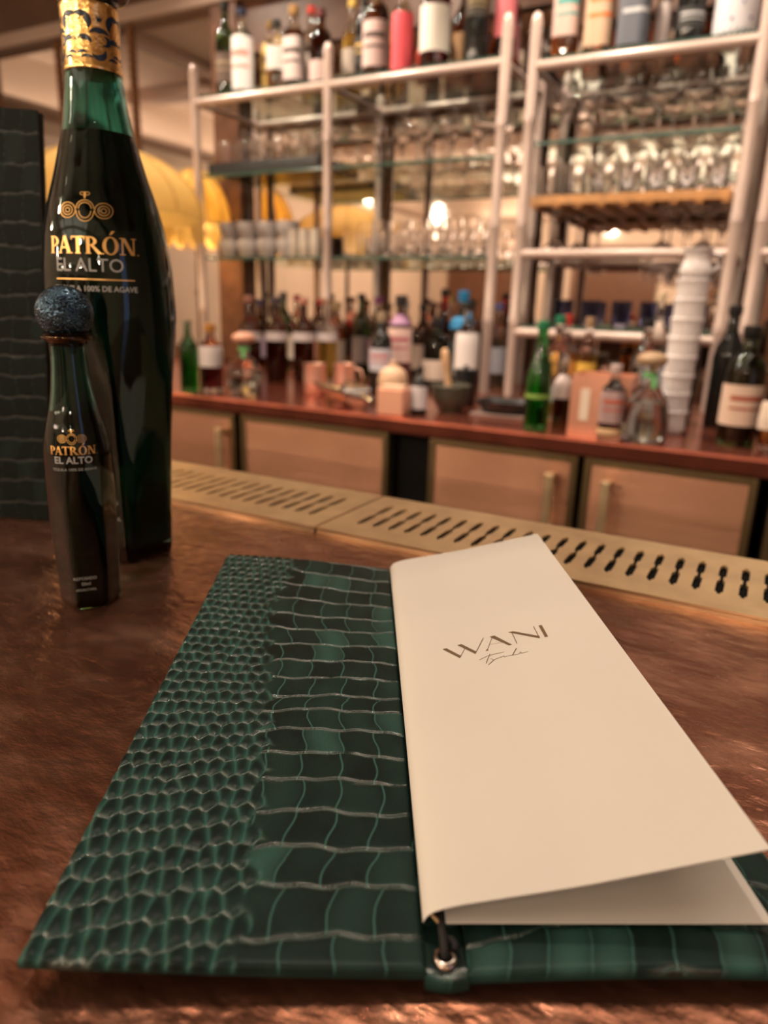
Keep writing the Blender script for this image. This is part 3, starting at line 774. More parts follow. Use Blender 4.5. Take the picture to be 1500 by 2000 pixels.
# ---- closed menu standing upright at the left edge
stand = empty('standing_menu', (-0.4455, 0.3205, 0.0), math.radians(28.6), 'closed dark crocodile leather menu standing upright at the left edge of the bar', 'menu')
stand.rotation_euler = (math.radians(-3.0), math.radians(2.6), math.radians(28.6))
def croc_st(U, V): return croc(U, V, [v * 1.05 + 0.004 for v in ROW_V], None, lambda u, v: 0.05 * u, None, 23, 0.012)
for nm, yoff, sgn in (('front_cover', 0.0, 1), ('rear_cover', 0.010, -1)):
    us = np.linspace(0, 0.105, 110); vv = np.linspace(0.0, 0.272, 280)
    U, V = np.meshgrid(us, vv); h, g, tt = croc_st(U, V)
    vs = []; 
    Y = -(h - 1) * 0.0008 * sgn + yoff
    top = np.stack([-U, Y, V], -1).reshape(-1, 3)
    idx = np.arange(U.size).reshape(U.shape)
    F = np.stack([idx[:-1, :-1], idx[:-1, 1:], idx[1:, 1:], idx[1:, :-1]], -1).reshape(-1, 4)
    ring = np.array(list(idx[0, :]) + list(idx[1:, -1]) + list(idx[-1, -2::-1]) + list(idx[-2:0:-1, 0]))
    back = top[ring].copy(); back[:, 1] = yoff + 0.0035 * sgn
    n0 = U.size; nb = len(ring); b0 = n0 + np.arange(nb); b1 = np.roll(b0, -1)
    F2 = np.stack([np.roll(ring, -1), ring, b0, b1], -1)
    faces = [tuple(int(i) for i in q) for q in np.concatenate([F, F2])] + [tuple(int(i) for i in b0[::-1])]
    if sgn > 0: faces = [f[::-1] for f in faces]
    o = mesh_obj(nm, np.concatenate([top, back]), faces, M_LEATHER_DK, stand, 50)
    ca = o.data.color_attributes.new('groove', 'FLOAT_COLOR', 'POINT')
    gg = np.concatenate([g.reshape(-1), np.full(nb, 0.1)]); arr = np.repeat(gg[:, None], 4, 1).astype(np.float32); arr[:, 3] = 1
    arr[:, 1] = np.concatenate([tt.reshape(-1) * 0.3, np.zeros(nb)])
    ca.data.foreach_set('color', arr.reshape(-1))
MB().box(-0.103, -0.002, 0.0036, 0.0064, 0.004, 0.268).build('pages', M_PAPER, stand)

# ================================================================== THE TWO GREEN TEQUILA BOTTLES
M_TEAL = mat('teal_bottle_glass', (0.17, 0.46, 0.42), 0.01, trans=1.0, ior=1.36)
M_TEQ = mat('bottled_tequila', (0.02, 0.055, 0.045), 0.0, trans=1.0, ior=1.33)
M_GOLDINK = mat('gold_print', (0.72, 0.42, 0.14), 0.32, metal=0.8)
M_GREYINK = mat('silver_print', (0.42, 0.42, 0.40), 0.45)
M_NAVY = mat('navy_enamel', (0.010, 0.022, 0.045), 0.25)
M_COLLAR = mat('polished_gold', (0.86, 0.55, 0.20), 0.22, metal=1.0, bump=0.15, bump_scale=500)

def hexagon(phi, rot, soft=0.93):
    a = (phi - rot) % (PI / 3) - PI / 6
    return min(1.0, math.cos(PI / 6) / math.cos(a) / soft * 0.965)

def tall_bottle(name, loc, az, prof, hex0, hex1, hexrot, liquid_z, wall, label, liq_bot):
    """prof: (z, r) from the base up; hex0..hex1: z range over which hexagon fades to round; az: direction of the viewer's side"""
    t = empty(name, loc, 0, label, 'bottle')
    zs_ = [p[0] for p in prof]; rs_ = [p[1] for p in prof]
    def rz(z): return float(np.interp(z, zs_, rs_))
    def mix(z):
        k = min(1, max(0, (hex1 - z) / (hex1 - hex0))); return k * k * (3 - 2 * k)
    def R(phi, z):
        m = mix(z); return 1 - m + m * hexagon(phi, az + hexrot)
    sp = smoothprof([(r, z) for z, r in prof], 5)
    # clean monotone z
    base = [(sp[0][0] * 0.90, 0.0), (sp[0][0] * 0.97, 0.0008)] + [(r, z) for r, z in sp if z > 0.0015]
    inner = [(max(0.002, r - wall), z) for r, z in base if liq_bot < z < base[-1][1] - 0.001]
    inner = [(inner[0][0] * 0.93, liq_bot)] + inner
    shell = MB()
    shell.lathe(base, 72, R=R, cap=False)
    k = len(shell.v)
    # inner wall reversed
    inn = MB().lathe(inner, 72, R=R, cap=False)
    shell.add(inn.v, [tuple(reversed(f)) for f in inn.f])
    n = 72
    shell.f.append(tuple(reversed(range(n))))                       # base
    shell.f.append(tuple(k + j for j in range(n)))                  # inside floor
    o1 = (len(base) - 1) * n; o2 = k + (len(inner) - 1) * n
    for j in range(n): shell.f.append((o1 + j, o1 + (j + 1) % n, o2 + (j + 1) % n, o2 + j))
    body = shell.build('glass_body', M_TEAL, t, 28)
    liq = [(r + 0.0002, z) for r, z in inner if z < liquid_z] 
    liq.append((float(np.interp(liquid_z, [z for r, z in inner], [r for r, z in inner])) + 0.0002, liquid_z))
    liq[0] = (liq[0][0], liq_bot - 0.0002)
    MB().lathe(liq, 72, R=R).build('tequila', M_TEQ, body, 28)
    def wrap(vs, fs, phi0, z0, name, m, lift=0.0004, thick=0.0):
        pts = []
        for x, y in vs:
            z = z0 + y; r = rz(z)
            phi = phi0 + x / r
            rr = r * R(phi, z) + lift
            pts.append((rr * math.cos(phi), rr * math.sin(phi), z))
        return mesh_obj(name, pts, fs, m, body)
    return t, body, rz, R, wrap

def subdiv_poly(pts, maxd=0.0025):
    """polygons as strips: cut a 2D quad along its length"""
    a, b, c, d = [Vector(p) for p in pts]
    n = max(1, int((d - a).length / maxd)); vs = []
    for i in range(n + 1): vs += [tuple(a.lerp(d, i / n)), tuple(b.lerp(c, i / n))]
    return vs, [(2 * i, 2 * i + 2, 2 * i + 3, 2 * i + 1) for i in range(n)]

def ringarc(cx, cy, rx, ry, w_side, w_top, a0, a1, n=24):
    vs = []
    for i in range(n + 1):
        a = a0 + (a1 - a0) * i / n
        vs += [(cx + rx * math.cos(a), cy + ry * math.sin(a)), (cx + (rx - w_side) * math.cos(a), cy + (ry - w_top) * math.sin(a))]
    return vs, [(2 * i, 2 * i + 2, 2 * i + 3, 2 * i + 1) for i in range(n)]

def patron_glyphs(W):
    """serif capitals P A T R O' N, cap height 1, laid out to total width about 5.2, centred; scaled by W"""
    vs, fs = [], []
    def add(v, f, ox):
        n = len(vs); vs.extend([((x + ox), y) for x, y in v]); fs.extend([tuple(i + n for i in q) for q in f])
    def quad(ox, *p): v, f = subdiv_poly(p, 0.2); add(v, f, ox)
    def stem(ox, x, w=0.2, y0=0, y1=1, s=0.09):
        quad(ox, (x - w / 2, y0), (x + w / 2, y0), (x + w / 2, y1), (x - w / 2, y1))
        quad(ox, (x - w / 2 - s, y0), (x + w / 2 + s, y0), (x + w / 2 + s * .6, y0 + .06), (x - w / 2 - s * .6, y0 + .06))
        if y1 >= 1: quad(ox, (x - w / 2 - s, y1), (x + w / 2 + s, y1), (x + w / 2 + s * .6, y1 - .06), (x - w / 2 - s * .6, y1 - .06))
    # P
    stem(0, 0.15); v, f = ringarc(0.25, 0.70, 0.42, 0.30, 0.19, 0.07, -PI / 2, PI / 2); add(v, f, 0)
    # A
    quad(0.72, (0.0, 0), (0.10, 0), (0.42, 1), (0.34, 1)); quad(0.72, (0.58, 0), (0.82, 0), (0.50, 1), (0.30, 1))
    quad(0.72, (0.14, 0.30), (0.14, 0.38), (0.68, 0.38), (0.70, 0.30)); quad(0.72, (-0.08, 0), (-0.08, .06), (0.18, .06), (0.18, 0)); quad(0.72, (0.5, 0), (0.5, .06), (0.92, .06), (0.92, 0))
    # T
    stem(1.62, 0.36, 0.2, 0, 0.96); quad(1.62, (-0.06, 0.92), (-0.06, 1.0), (0.78, 1.0), (0.78, 0.92)); quad(1.62, (-0.06, 0.78), (-0.02, 0.78), (0.02, 1.0), (-0.06, 1)); quad(1.62, (0.74, 0.78), (0.78, 0.78), (0.78, 1.0), (0.70, 1))
    # R
    stem(2.42, 0.18); v, f = ringarc(0.28, 0.73, 0.40, 0.27, 0.19, 0.07, -PI / 2, PI / 2); add(v, f, 2.42)
    quad(2.42, (0.72, 0.0), (0.98, 0.0), (0.50, 0.50), (0.30, 0.50)); quad(2.42, (0.72, 0), (0.72, .05), (1.1, .06), (1.08, 0))
    # O with acute accent
    v, f = ringarc(0.46, 0.5, 0.46, 0.53, 0.21, 0.07, 0, 2 * PI, 36); add(v, f, 3.42); quad(3.42, (0.40, 1.12), (0.52, 1.12), (0.74, 1.36), (0.54, 1.36))
    # N
    quad(4.42, (0.10, 0), (0.20, 0), (0.20, 1), (0.10, 1)); quad(4.42, (0.78, 0), (0.88, 0), (0.88, 1), (0.78, 1)); quad(4.42, (0.66, 0), (0.88, 0), (0.32, 1), (0.08, 1))
    quad(4.42, (-0.02, 0), (-0.02, .06), (0.32, .06), (0.32, 0)); quad(4.42, (-0.02, 0.94), (-0.02, 1), (0.2, 1), (0.2, 0.94)); quad(4.42, (0.66, 0.94), (0.66, 1), (1.0, 1), (1.0, 0.94))
    quad(5.36, (0.12, 0.0), (0.20, 0.0), (0.20, 0.07), (0.12, 0.07))
    k = W / 5.5
    return [((x - 2.72) * k, y * k) for x, y in vs], fs

def emblem(W):
    vs, fs = [], []
    def add(v, f): n = len(vs); vs.extend(v); fs.extend([tuple(i + n for i in q) for q in f])
    for cx in (-0.36, 0.36):
        for r in (0.155, 0.100, 0.050): add(*ringarc(cx, 0.14, r * 1.15, r, 0.014, 0.014, 0, 2 * PI, 24))
    for r in (0.19, 0.13): add(*ringarc(0, 0.13, r * 0.95, r * 1.1, 0.014, 0.014, PI * 1.0, 2 * PI * 1.0, 18))
    for r in (0.19, 0.14): add(*ringarc(0, 0.17, r * 0.95, r * 0.9, 0.014, 0.014, 0, PI, 18))
    for s in (-1, 1):   # small bee wings over the middle scroll
        add(*ringarc(s * 0.05, 0.46, 0.05, 0.035, 0.012, 0.012, 0, 2 * PI, 12))
    add(*ringarc(0, 0.43, 0.022, 0.07, 0.022, 0.07, 0, 2 * PI, 12))
    return [(x * W, y * W) for x, y in vs], fs

def fit(vs, width):
    w = max(x for x, y in vs) - min(x for x, y in vs); c = (max(x for x, y in vs) + min(x for x, y in vs)) / 2
    return [((x - c) * width / w, y * width / w) for x, y in vs]

# --- tall bottle
big_prof = [(0.0, 0.0284), (0.025, 0.0296), (0.059, 0.0314), (0.091, 0.0338), (0.122, 0.0360), (0.145, 0.0368), (0.167, 0.0363), (0.181, 0.0349), (0.195, 0.0328), (0.2086, 0.0294),
            (0.222, 0.0252), (0.2352, 0.0216), (0.2455, 0.0189), (0.2608, 0.0163), (0.2757, 0.0147), (0.305, 0.0138)]
AZB = math.atan2(-0.308, 0.3515)
big, bb, rzB, RB, wrapB = tall_bottle('tequila_bottle', (-0.3515, 0.308, 0.0), AZB, big_prof, 0.09, 0.155, math.radians(0.0), 0.2440, 0.0024,
    'tall dark green tequila bottle with an ornate gold neck collar, half behind the small one', 0.009)
C0 = AZB + math.radians(-14)
v, f = patron_glyphs(0.0485); wrapB(v, f, C0 , 0.1802, 'gold_brand_lettering', M_GOLDINK)
v, f = text_faces('EL ALTO', 0.01); wrapB(fit(v, 0.0365), f, C0 + math.radians(-3), 0.1712, 'silver_lettering', M_GREYINK)
v, f = subdiv_poly([(-0.0215, 0), (-0.0215, 0.0007), (0.0215, 0.0007), (0.0215, 0)], 0.001)
wrapB(v, f, C0 + math.radians(1), 0.1668, 'gold_rule', M_GOLDINK)
v, f = text_faces('TEQUILA 100% DE AGAVE', 0.005, offset=0.0001); wrapB(fit(v, 0.0455), f, C0 + math.radians(1), 0.1610, 'silver_small_lettering', M_GREYINK)
v, f = emblem(0.0265); wrapB(v, f, C0 + math.radians(-4), 0.1985, 'gold_emblem', M_GOLDINK)
v, f = text_faces('00', 0.0035); wrapB(v, f, AZB - math.radians(13), 0.0385, 'bottom_lettering', M_GREYINK)
v, f = text_faces('mL', 0.0035); wrapB(v, f, AZB - math.radians(11.5), 0.0285, 'bottom_lettering', M_GREYINK)
# collar
col_ = MB().lathe([(0.0142, 0.2735), (0.0150, 0.2738), (0.0152, 0.2745), (0.0149, 0.2755), (0.0148, 0.3030), (0.0150, 0.3045), (0.0147, 0.3052), (0.0140, 0.3053)], 64).build('gold_collar', M_COLLAR, big, 40)
def collar_shape(name, polys, m, lift):
    mb = MB()
    fine = []
    for p in polys:
        if len(p) == 4:
            a, b, c, d = [Vector(q) for q in p]
            for i in range(5):
                fine.append([tuple(a.lerp(d, i / 5)), tuple(b.lerp(c, i / 5)), tuple(b.lerp(c, (i + 1) / 5)), tuple(a.lerp(d, (i + 1) / 5))])
        else: fine.append(p)
    for p in fine:
        pts = []
        for x, y in p:
            # photo-like ornament coordinates: x 0..1000 around the front, y 0..1000 from top to bottom
            phi = AZB + math.radians(-80 + 160 * x / 1000.0); z = 0.3035 - 0.0282 * y / 1000.0; r = 0.0148 + lift
            pts.append((r * math.cos(phi), r * math.sin(phi), z))
        mb.add(pts, [tuple(range(len(pts)))])
    return mb.build(name, m, col_)
def crescent(cx, cy, r, w, a0, a1, n=10, sy=1.0):
    """list of quads making a tapering crescent"""
    q = []
    for i in range(n):
        A, B = a0 + (a1 - a0) * i / n, a0 + (a1 - a0) * (i + 1) / n
        wa, wb = w * math.sin(PI * i / n) ** .6 if i else 0.5, w * math.sin(PI * (i + 1) / n) ** .6 if i < n - 1 else 0.5
        q.append([(cx + r * math.cos(A), cy + sy * r * math.sin(A)), (cx + r * math.cos(B), cy + sy * r * math.sin(B)),
                  (cx + (r - wb) * math.cos(B), cy + sy * (r - wb) * math.sin(B)), (cx + (r - wa) * math.cos(A), cy + sy * (r - wa) * math.sin(A))])
    return q
navy, gold = [], []
for c in (315, 905, -275, 1495):   # motif repeats round the neck, alternate motif between
    for s in (-1, 1):
        navy += crescent(c + s * 78, 290, 130, 112, -PI / 2 - s * 0.9, -PI / 2 + s * 2.5, 12, 1.25)
        gold += crescent(c + s * 70, 300, 52, 24, -PI / 2 - s * 1.6, -PI / 2 + s * 1.9, 10, 1.2)
        for k in range(3):
            y = 240 + 70 * k
            gold.append([(c + s * 90, y - 10), (c + s * 132, y - 16), (c + s * 98, y + 20), (c + s * 84, y + 14)])
        navy += crescent(c + s * 95, 620, 100, 92, -PI / 2 - s * 1.5, -PI / 2 + s * 1.8, 10, 1.1)
        navy += crescent(c + s * 70, 830, 62, 52, -PI / 2 - s * 1.7, -PI / 2 + s * 1.4, 10, 1.1)
        navy += crescent(c + s * 125, 900, 75, 60, -PI / 2 - s * 1.5, -PI / 2 + s * 1.5, 10, 0.9)
    for j in range(6):     # pineapple / agave heart scales
        for i in range(3):
            gold += crescent(c - 44 + 44 * i + (22 if j % 2 else 0) - 11, 530 + 34 * j, 22, 9, 0.2, PI - 0.2, 6)
for c in (610, 20, 1200):
    navy += crescent(c, 490, 125, 110, -PI * 0.98, -0.1, 12, 0.9)
    navy += crescent(c + 70, 590, 75, 62, -0.6 * PI, 0.7 * PI, 12, 1.2)
    navy += crescent(c - 20, 800, 95, 80, -0.2 * PI, 0.95 * PI, 12, 1.3)
    for k in range(5):
        a = -PI / 2 + (k - 2) * 0.32
        navy.append([(c - 10 + 20 * math.cos(a), 300 + 20 * math.sin(a)), (c + 8 + 90 * math.cos(a), 290 + 150 * math.sin(a)), (c + 10 + 24 * math.cos(a), 308 + 20 * math.sin(a))])
navy = [p for p in navy if True]
collar_shape('navy_inlay', navy, M_NAVY, 0.00015)
collar_shape('gold_scrolls', gold, M_COLLAR, 0.00035)
# stopper
MB().lathe(smoothprof([(0.0138, 0.3053), (0.0146, 0.3060), (0.0146, 0.3075), (0.0155, 0.3090), (0.0195, 0.3105), (0.0212, 0.3130), (0.0213, 0.3150), (0.0200, 0.3175), (0.0150, 0.3190)], 4), 48).build('stopper_rim', mat('black_gloss', (0.012, 0.011, 0.012), 0.12), big, 40)
def ball(r, c, amp, seed, name, m, parent):
    bm = bmesh.new(); bmesh.ops.create_icosphere(bm, subdivisions=6, radius=r)
    for vtx in bm.verts:
        p = vtx.co.normalized()
        q = Vector((p.x * 8.0, p.y * 8.0, p.z * 17.0)) + Vector((seed, 0, 0))
        d = noise.noise(q) * 0.8 + noise.noise(q * 2.3) * 0.5
        d = abs(d)
        vtx.co = p * (r * (1 - 0.03) + amp * (1.2 - d * 3.0)) ; vtx.co.z *= 0.97
        vtx.co += Vector(c)
    bm.verts.index_update()
    vs = [v_.co[:] for v_ in bm.verts]; fs = [tuple(x.index for x in f_.verts) for f_ in bm.faces]; bm.free()
    return mesh_obj(name, vs, fs, m, parent, 60)
ball(0.0235, (0, 0, 0.339), 0.0008, 3.0, 'stopper_ball', ornament_ball(), big)

# --- small bottle
sm_prof = [(0.0, 0.0150), (0.0066, 0.0152), (0.0273, 0.0158), (0.0474, 0.0164), (0.067, 0.0166), (0.0806, 0.0163), (0.0859, 0.0158), (0.0952, 0.0140), (0.1043, 0.0117), (0.1134, 0.0101), (0.1222, 0.0091), (0.131, 0.0086), (0.1365, 0.0088)]
SB = (-0.3072, 0.2405, 0.0)
AZS = math.atan2(-SB[1], -SB[0])
small, sb, rzS, RS, wrapS = tall_bottle('miniature_bottle', SB, AZS, sm_prof, 0.045, 0.085, math.radians(30), 0.1035, 0.0016,
    'small green miniature tequila bottle with round dark textured stopper in front of the tall one', 0.004)
C1 = AZS + math.radians(-9)
v, f = patron_glyphs(0.0225); wrapS(v, f, C1, 0.0835, 'gold_brand_lettering', M_GOLDINK, 0.0003)
v, f = text_faces('EL ALTO', 0.005, offset=0.0001); wrapS(fit(v, 0.0180), f, C1, 0.0792, 'silver_lettering', M_GREYINK, 0.0003)
v, f = text_faces('TEQUILA 100% DE AGAVE', 0.002); wrapS(fit(v, 0.0215), f, C1, 0.0755, 'silver_small_lettering', M_GREYINK, 0.0003)
v, f = emblem(0.0125); wrapS(v, f, C1, 0.0895, 'gold_emblem', M_GOLDINK, 0.0003)
for k, (tx, w) in enumerate((('REPOSADO', 0.0115), ('50ml', 0.0046), ('40%ALC/VOL', 0.0105))):
    v, f = text_faces(tx, 0.002); wrapS(fit(v, w), f, AZS - math.radians(8), 0.0170 - 0.0031 * k, 'bottom_lettering', M_GREYINK, 0.0003)
MB().lathe([(0.0084, 0.1366), (0.0095, 0.1368), (0.0098, 0.1375), (0.0118, 0.1381), (0.0121, 0.1388), (0.0119, 0.1396), (0.0108, 0.1402), (0.0112, 0.1409), (0.0095, 0.1416)], 40).build('stopper_rim', mat('dark_bronze_rim', (0.06, 0.035, 0.02), 0.15, metal=0.9), small, 40)
ball(0.0132, (0, 0, 0.1505), 0.00045, 9.0, 'stopper_ball', ornament_ball(), small)

# ================================================================== BACK BAR BOTTLES
ZC = -0.104 + 0.0005
def glassmat(name, c, rough=0.0): return mat(name, c, rough, trans=1.0, ior=1.45)
G = dict(clear=M_CLEAR, green=glassmat('soda_green_glass', (0.10, 0.62, 0.16)), dkgreen=glassmat('dark_green_glass', (0.10, 0.22, 0.08)),
         brown=glassmat('brown_glass', (0.20, 0.08, 0.03)), black=mat('black_glass', (0.012, 0.012, 0.011), 0.08),
         blue=glassmat('pale_blue_glass', (0.55, 0.80, 0.90)), red=glassmat('ruby_glass', (0.45, 0.05, 0.05)))
Lq = dict(amber=(0.75, 0.30, 0.05), orange=(0.95, 0.38, 0.06), red=(0.40, 0.03, 0.03), cherry=(0.22, 0.02, 0.03), gold=(0.85, 0.58, 0.12), water=(0.9, 0.93, 0.9), brown=(0.28, 0.09, 0.03), green=(0.2, 0.6, 0.12))
def bottle(name, label, x, y, z, h, r, glass='clear', liq=None, fill=0.8, shape='wine', cap=(0.02, 0.02, 0.02), capmat=None, lab=None, lab2=None, cat='bottle', group=None, extra=None, rz=0.0):
    """lab = (z0,z1,colour,[mark colour],[frac width]) in fractions of the height"""
    t = empty(name, (x, y, z), rz, label, cat, group)
    if shape == 'wine': P = [(.96, 0), (1, .015), (1, .58), (.93, .66), (.55, .745), (.36, .80), (.34, .93), (.40, .94), (.40, .965)]
    elif shape == 'bordeaux': P = [(.96, 0), (1, .015), (1, .62), (.96, .67), (.62, .74), (.37, .79), (.35, .93), (.42, .94), (.42, .965)]
    elif shape == 'slim': P = [(.95, 0), (1, .02), (1, .45), (.85, .58), (.52, .72), (.42, .84), (.40, .95), (.46, .965)]
    elif shape == 'square' or shape == 'spirit': P = [(.95, 0), (1, .02), (1, .62), (.90, .70), (.50, .765), (.38, .80), (.36, .90), (.42, .91), (.42, .93)]
    elif shape == 'squat': P = [(.86, 0), (.98, .03), (1, .15), (.97, .30), (.82, .47), (.52, .585), (.30, .64), (.24, .70), (.24, .79), (.33, .80), (.33, .83)]
    elif shape == 'round': P = [(.55, 0), (.75, .03), (.97, .16), (1, .28), (.92, .42), (.66, .54), (.33, .60), (.24, .66), (.23, .78), (.30, .80), (.30, .83)]
    R = None
    if shape in ('square',):
        R = lambda q, v: (1 if v > h * .72 else min(1.15, 1 / max(abs(math.cos(q)), abs(math.sin(q)))) * 0.92)
    if shape in ('squat', 'round'):
        R = lambda q, v: 1 if v > h * .6 else (1 - 0.25 * abs(math.sin(q)) ** 2)
    prof = [(a * r, b * h) for a, b in P]
    body = MB().lathe(prof, 24, R=R).build('glass_body', G[glass], t, 35)
    if liq:
        lp = [(a * .93, b) for a, b in prof if b < fill * h * .95]
        lp[0] = (lp[0][0], 0.012); lp = [lp[0]] + [q for q in lp[1:] if q[1] > 0.013] 
        rr = float(np.interp(fill * h * .95, [b for a, b in prof], [a for a, b in prof])) * .93
        lp.append((rr, fill * h * .95))
        MB().lathe(lp, 20, R=R).build('liquid', mat('liquid_' + liq, Lq[liq], 0.0, trans=0.9, ior=1.34), body, 35)
    tr, tz = prof[-1]
    cm = capmat or mat('cap_%02d%02d%02d' % tuple(int(99 * c) for c in cap), cap, 0.35)
    if shape in ('squat', 'round'):
        MB().lathe(smoothprof([(tr * .9, tz), (tr * 1.5, tz + .01 * h), (tr * 1.9, tz + .06 * h), (tr * 1.6, tz + .12 * h), (tr * .5, tz + .155 * h)], 4), 20).build('stopper', cm, t, 60)
    else:
        MB().lathe([(tr * 1.08, tz - .045 * h), (tr * 1.12, tz - .04 * h), (tr * 1.12, h * .995), (tr * .9, h)], 16).build('cap', cm, t, 40)
    def sleeve(nm, z0, z1, c, frac=1.0, phi0=-PI / 2 + 0.35, lift=0.0012):
        n = 22; k = 7; vs = []; fs = []
        span = 2 * PI * frac
        for j in range(k + 1):
            zz = h * (z0 + (z1 - z0) * j / k); rr = float(np.interp(zz, [b for a, b in prof], [a for a, b in prof]))
            for i in range(n + 1):
                q = phi0 - span / 2 + span * i / n
                e = (rr * (R(q, zz) if R else 1) + lift); vs.append((e * math.cos(q), e * math.sin(q), zz))
        for j in range(k):
            for i in range(n):
                a = j * (n + 1) + i; fs.append((a, a + 1, a + n + 2, a + n + 1))
        m_ = mat('label_%02d%02d%02d' % tuple(int(99 * q) for q in c), c, 0.45)
        o = mesh_obj(nm, vs, fs, m_, t, 60)
        return o
    if lab: 
        lo = sleeve('label', lab[0], lab[1], lab[2], lab[4] if len(lab) > 4 else 0.62)
        if len(lab) > 3 and lab[3]:
            w = (lab[1] - lab[0])
            for a, b in ((0.62, 0.74), (0.40, 0.46)):
                o = sleeve('label_print', lab[0] + w * a, lab[0] + w * b, lab[3], 0.28, lift=0.0018)
                o.parent = lo
    if lab2: sleeve('neck_label', lab2[0], lab2[1], lab2[2], 1.0)
    if extra: extra(t, h, r)
    return t

CREAM = (0.80, 0.68, 0.60); WHITE = (0.88, 0.84, 0.82); INKC = (0.10, 0.07, 0.06); GOLD = (0.62, 0.40, 0.12)
TZ = 0.805 + 0.0225
UZ = 0.785 + 0.0225
# ---- top shelf, wide unit (heights of real bottles; the frame cuts their tops)
bottle('liquor_bottle', 'dark green wine bottle first from the left on the top shelf', -1.850, 2.20, TZ, 0.30, 0.034, 'dkgreen', None, shape='wine', cap=(.02, .02, .02), lab=(.16, .46, (.16, .11, .09), (.4, .3, .2)))
bottle('liquor_bottle', 'bottle with bright white scalloped label and navy cap, second on the top shelf', -1.752, 2.17, TZ, 0.255, 0.036, 'clear', 'water', .8, 'bordeaux', (.03, .04, .09), lab=(.04, .66, WHITE, (.75, .35, .30), .7))
bottle('liquor_bottle', 'bottle in gold woven netting beside the bright white label on the top shelf', -1.700, 2.26, TZ, 0.24, 0.032, 'clear', 'amber', .6, 'spirit', (.25, .14, .04), lab=(.05, .7, GOLD, (.12, .07, .03), .9))
bottle('liquor_bottle', 'orange liqueur bottle with black cap and white upper label on the top shelf', -1.632, 2.20, TZ, 0.215, 0.034, 'clear', 'orange', .45, 'spirit', (.02, .02, .02), lab=(.30, .62, (.62, .58, .55), None, .55))
bottle('liquor_bottle', 'amber bottle with tall greyish white label, left of the middle shelf post', -1.568, 2.21, TZ, 0.25, 0.036, 'clear', 'brown', .75, 'square', (.30, .16, .05), lab=(.12, .62, (.60, .50, .47), INKC, .5))
bottle('liquor_bottle', 'brown bottle with low blush label just left of the middle shelf post', -1.470, 2.22, TZ, 0.23, 0.037, 'brown', 'brown', .75, 'spirit', (.12, .03, .03), lab=(.08, .34, (.62, .45, .42), None, .6))
bottle('liquor_bottle', 'clear bottle with red cap in the rear row of the left top shelf bay', -1.60, 2.36, TZ, 0.30, 0.034, 'clear', 'water', .6, 'bordeaux', (.55, .05, .03), lab=(.2, .5, (.5, .42, .36), None, .5))
bottle('liquor_bottle', 'clear bottle with gold capsule in the rear row near the middle post', -1.44, 2.37, TZ, 0.30, 0.034, 'clear', 'gold', .7, 'bordeaux', (.55, .36, .08), lab=(.25, .5, (.4, .32, .26), None, .5))
bottle('liquor_bottle', 'black gold printed bottle just right of the middle shelf post', -1.318, 2.24, TZ, 0.27, 0.030, 'black', None, shape='spirit', cap=(.02, .02, .02), lab=(.2, .5, (.03, .025, .02), GOLD, .5))
bottle('liquor_bottle', 'whisky bottle with pinkish white arched label right of the middle shelf post', -1.245, 2.19, TZ, 0.27, 0.041, 'clear', 'brown', .75, 'spirit', (.05, .03, .02), lab=(.10, .56, (.70, .52, .48), INKC, .5))
bottle('liquor_bottle', 'bottle with vivid coral red oval label on the top shelf', -1.142, 2.17, TZ, 0.235, 0.032, 'clear', 'water', .5, 'spirit', (.5, .45, .5), lab=(.02, .66, (.90, .10, .13), None, .42))
bottle('liquor_bottle', 'red aperitif bottle behind the coral oval label', -1.118, 2.29, TZ, 0.25, 0.032, 'red', 'red', .7, 'bordeaux', (.20, .03, .03), lab=(.08, .36, (.6, .06, .04), None, .5))
bottle('liquor_bottle', 'whiskey bottle with brilliant blank white label on the top shelf', -1.035, 2.17, TZ, 0.27, 0.044, 'clear', 'cherry', .75, 'bordeaux', (.03, .02, .02), lab=(.14, .58, (.95, .90, .80), None, .55))
bottle('liquor_bottle', 'black ornate bottle with bronze crest left of the double shelf posts', -0.912, 2.19, TZ, 0.28, 0.036, 'black', None, shape='spirit', cap=(.02, .02, .02), lab=(.42, .62, (.05, .04, .03), (.35, .24, .10), .5))
bottle('liquor_bottle', 'bottle with rose pink label tucked against the double shelf posts', -0.838, 2.22, TZ, 0.27, 0.030, 'brown', 'brown', .7, 'bordeaux', (.5, .02, .05), lab=(.25, .62, (.62, .16, .18), None, .6))
# ---- top shelf, narrow unit
bottle('liquor_bottle', 'amber bottle with pale label and teal mark, first right of the double posts', -0.652, 2.20, UZ, 0.27, 0.036, 'clear', 'amber', .7, 'square', (.05, .03, .02), lab=(.22, .66, (.62, .44, .38), (.10, .35, .32), .45))
bottle('liquor_bottle', 'amber whisky bottle with orange banded label on the right top shelf', -0.560, 2.19, UZ, 0.28, 0.037, 'clear', 'amber', .8, 'square', (.30, .15, .04), lab=(.08, .66, (.62, .42, .28), (.85, .22, .06), .5))
bottle('liquor_bottle', 'square whiskey bottle with slate grey label and white emblem', -0.468, 2.18, UZ, 0.275, 0.040, 'clear', 'brown', .78, 'square', (.02, .02, .02), lab=(.04, .68, (.13, .14, .17), (.6, .6, .62), .58))
bottle('liquor_bottle', 'thin bottle with pale label wedged right of the slate grey one', -0.405, 2.24, UZ, 0.24, 0.020, 'clear', 'water', .6, 'slim', (.25, .02, .03), lab=(.1, .5, (.62, .52, .50), None, .6))
bottle('liquor_bottle', 'short black bottle with silver badge on the right top shelf', -0.332, 2.20, UZ, 0.20, 0.036, 'black', None, shape='spirit', cap=(.55, .45, .40), lab=(.18, .42, (.03, .03, .03), (.6, .6, .6), .4))
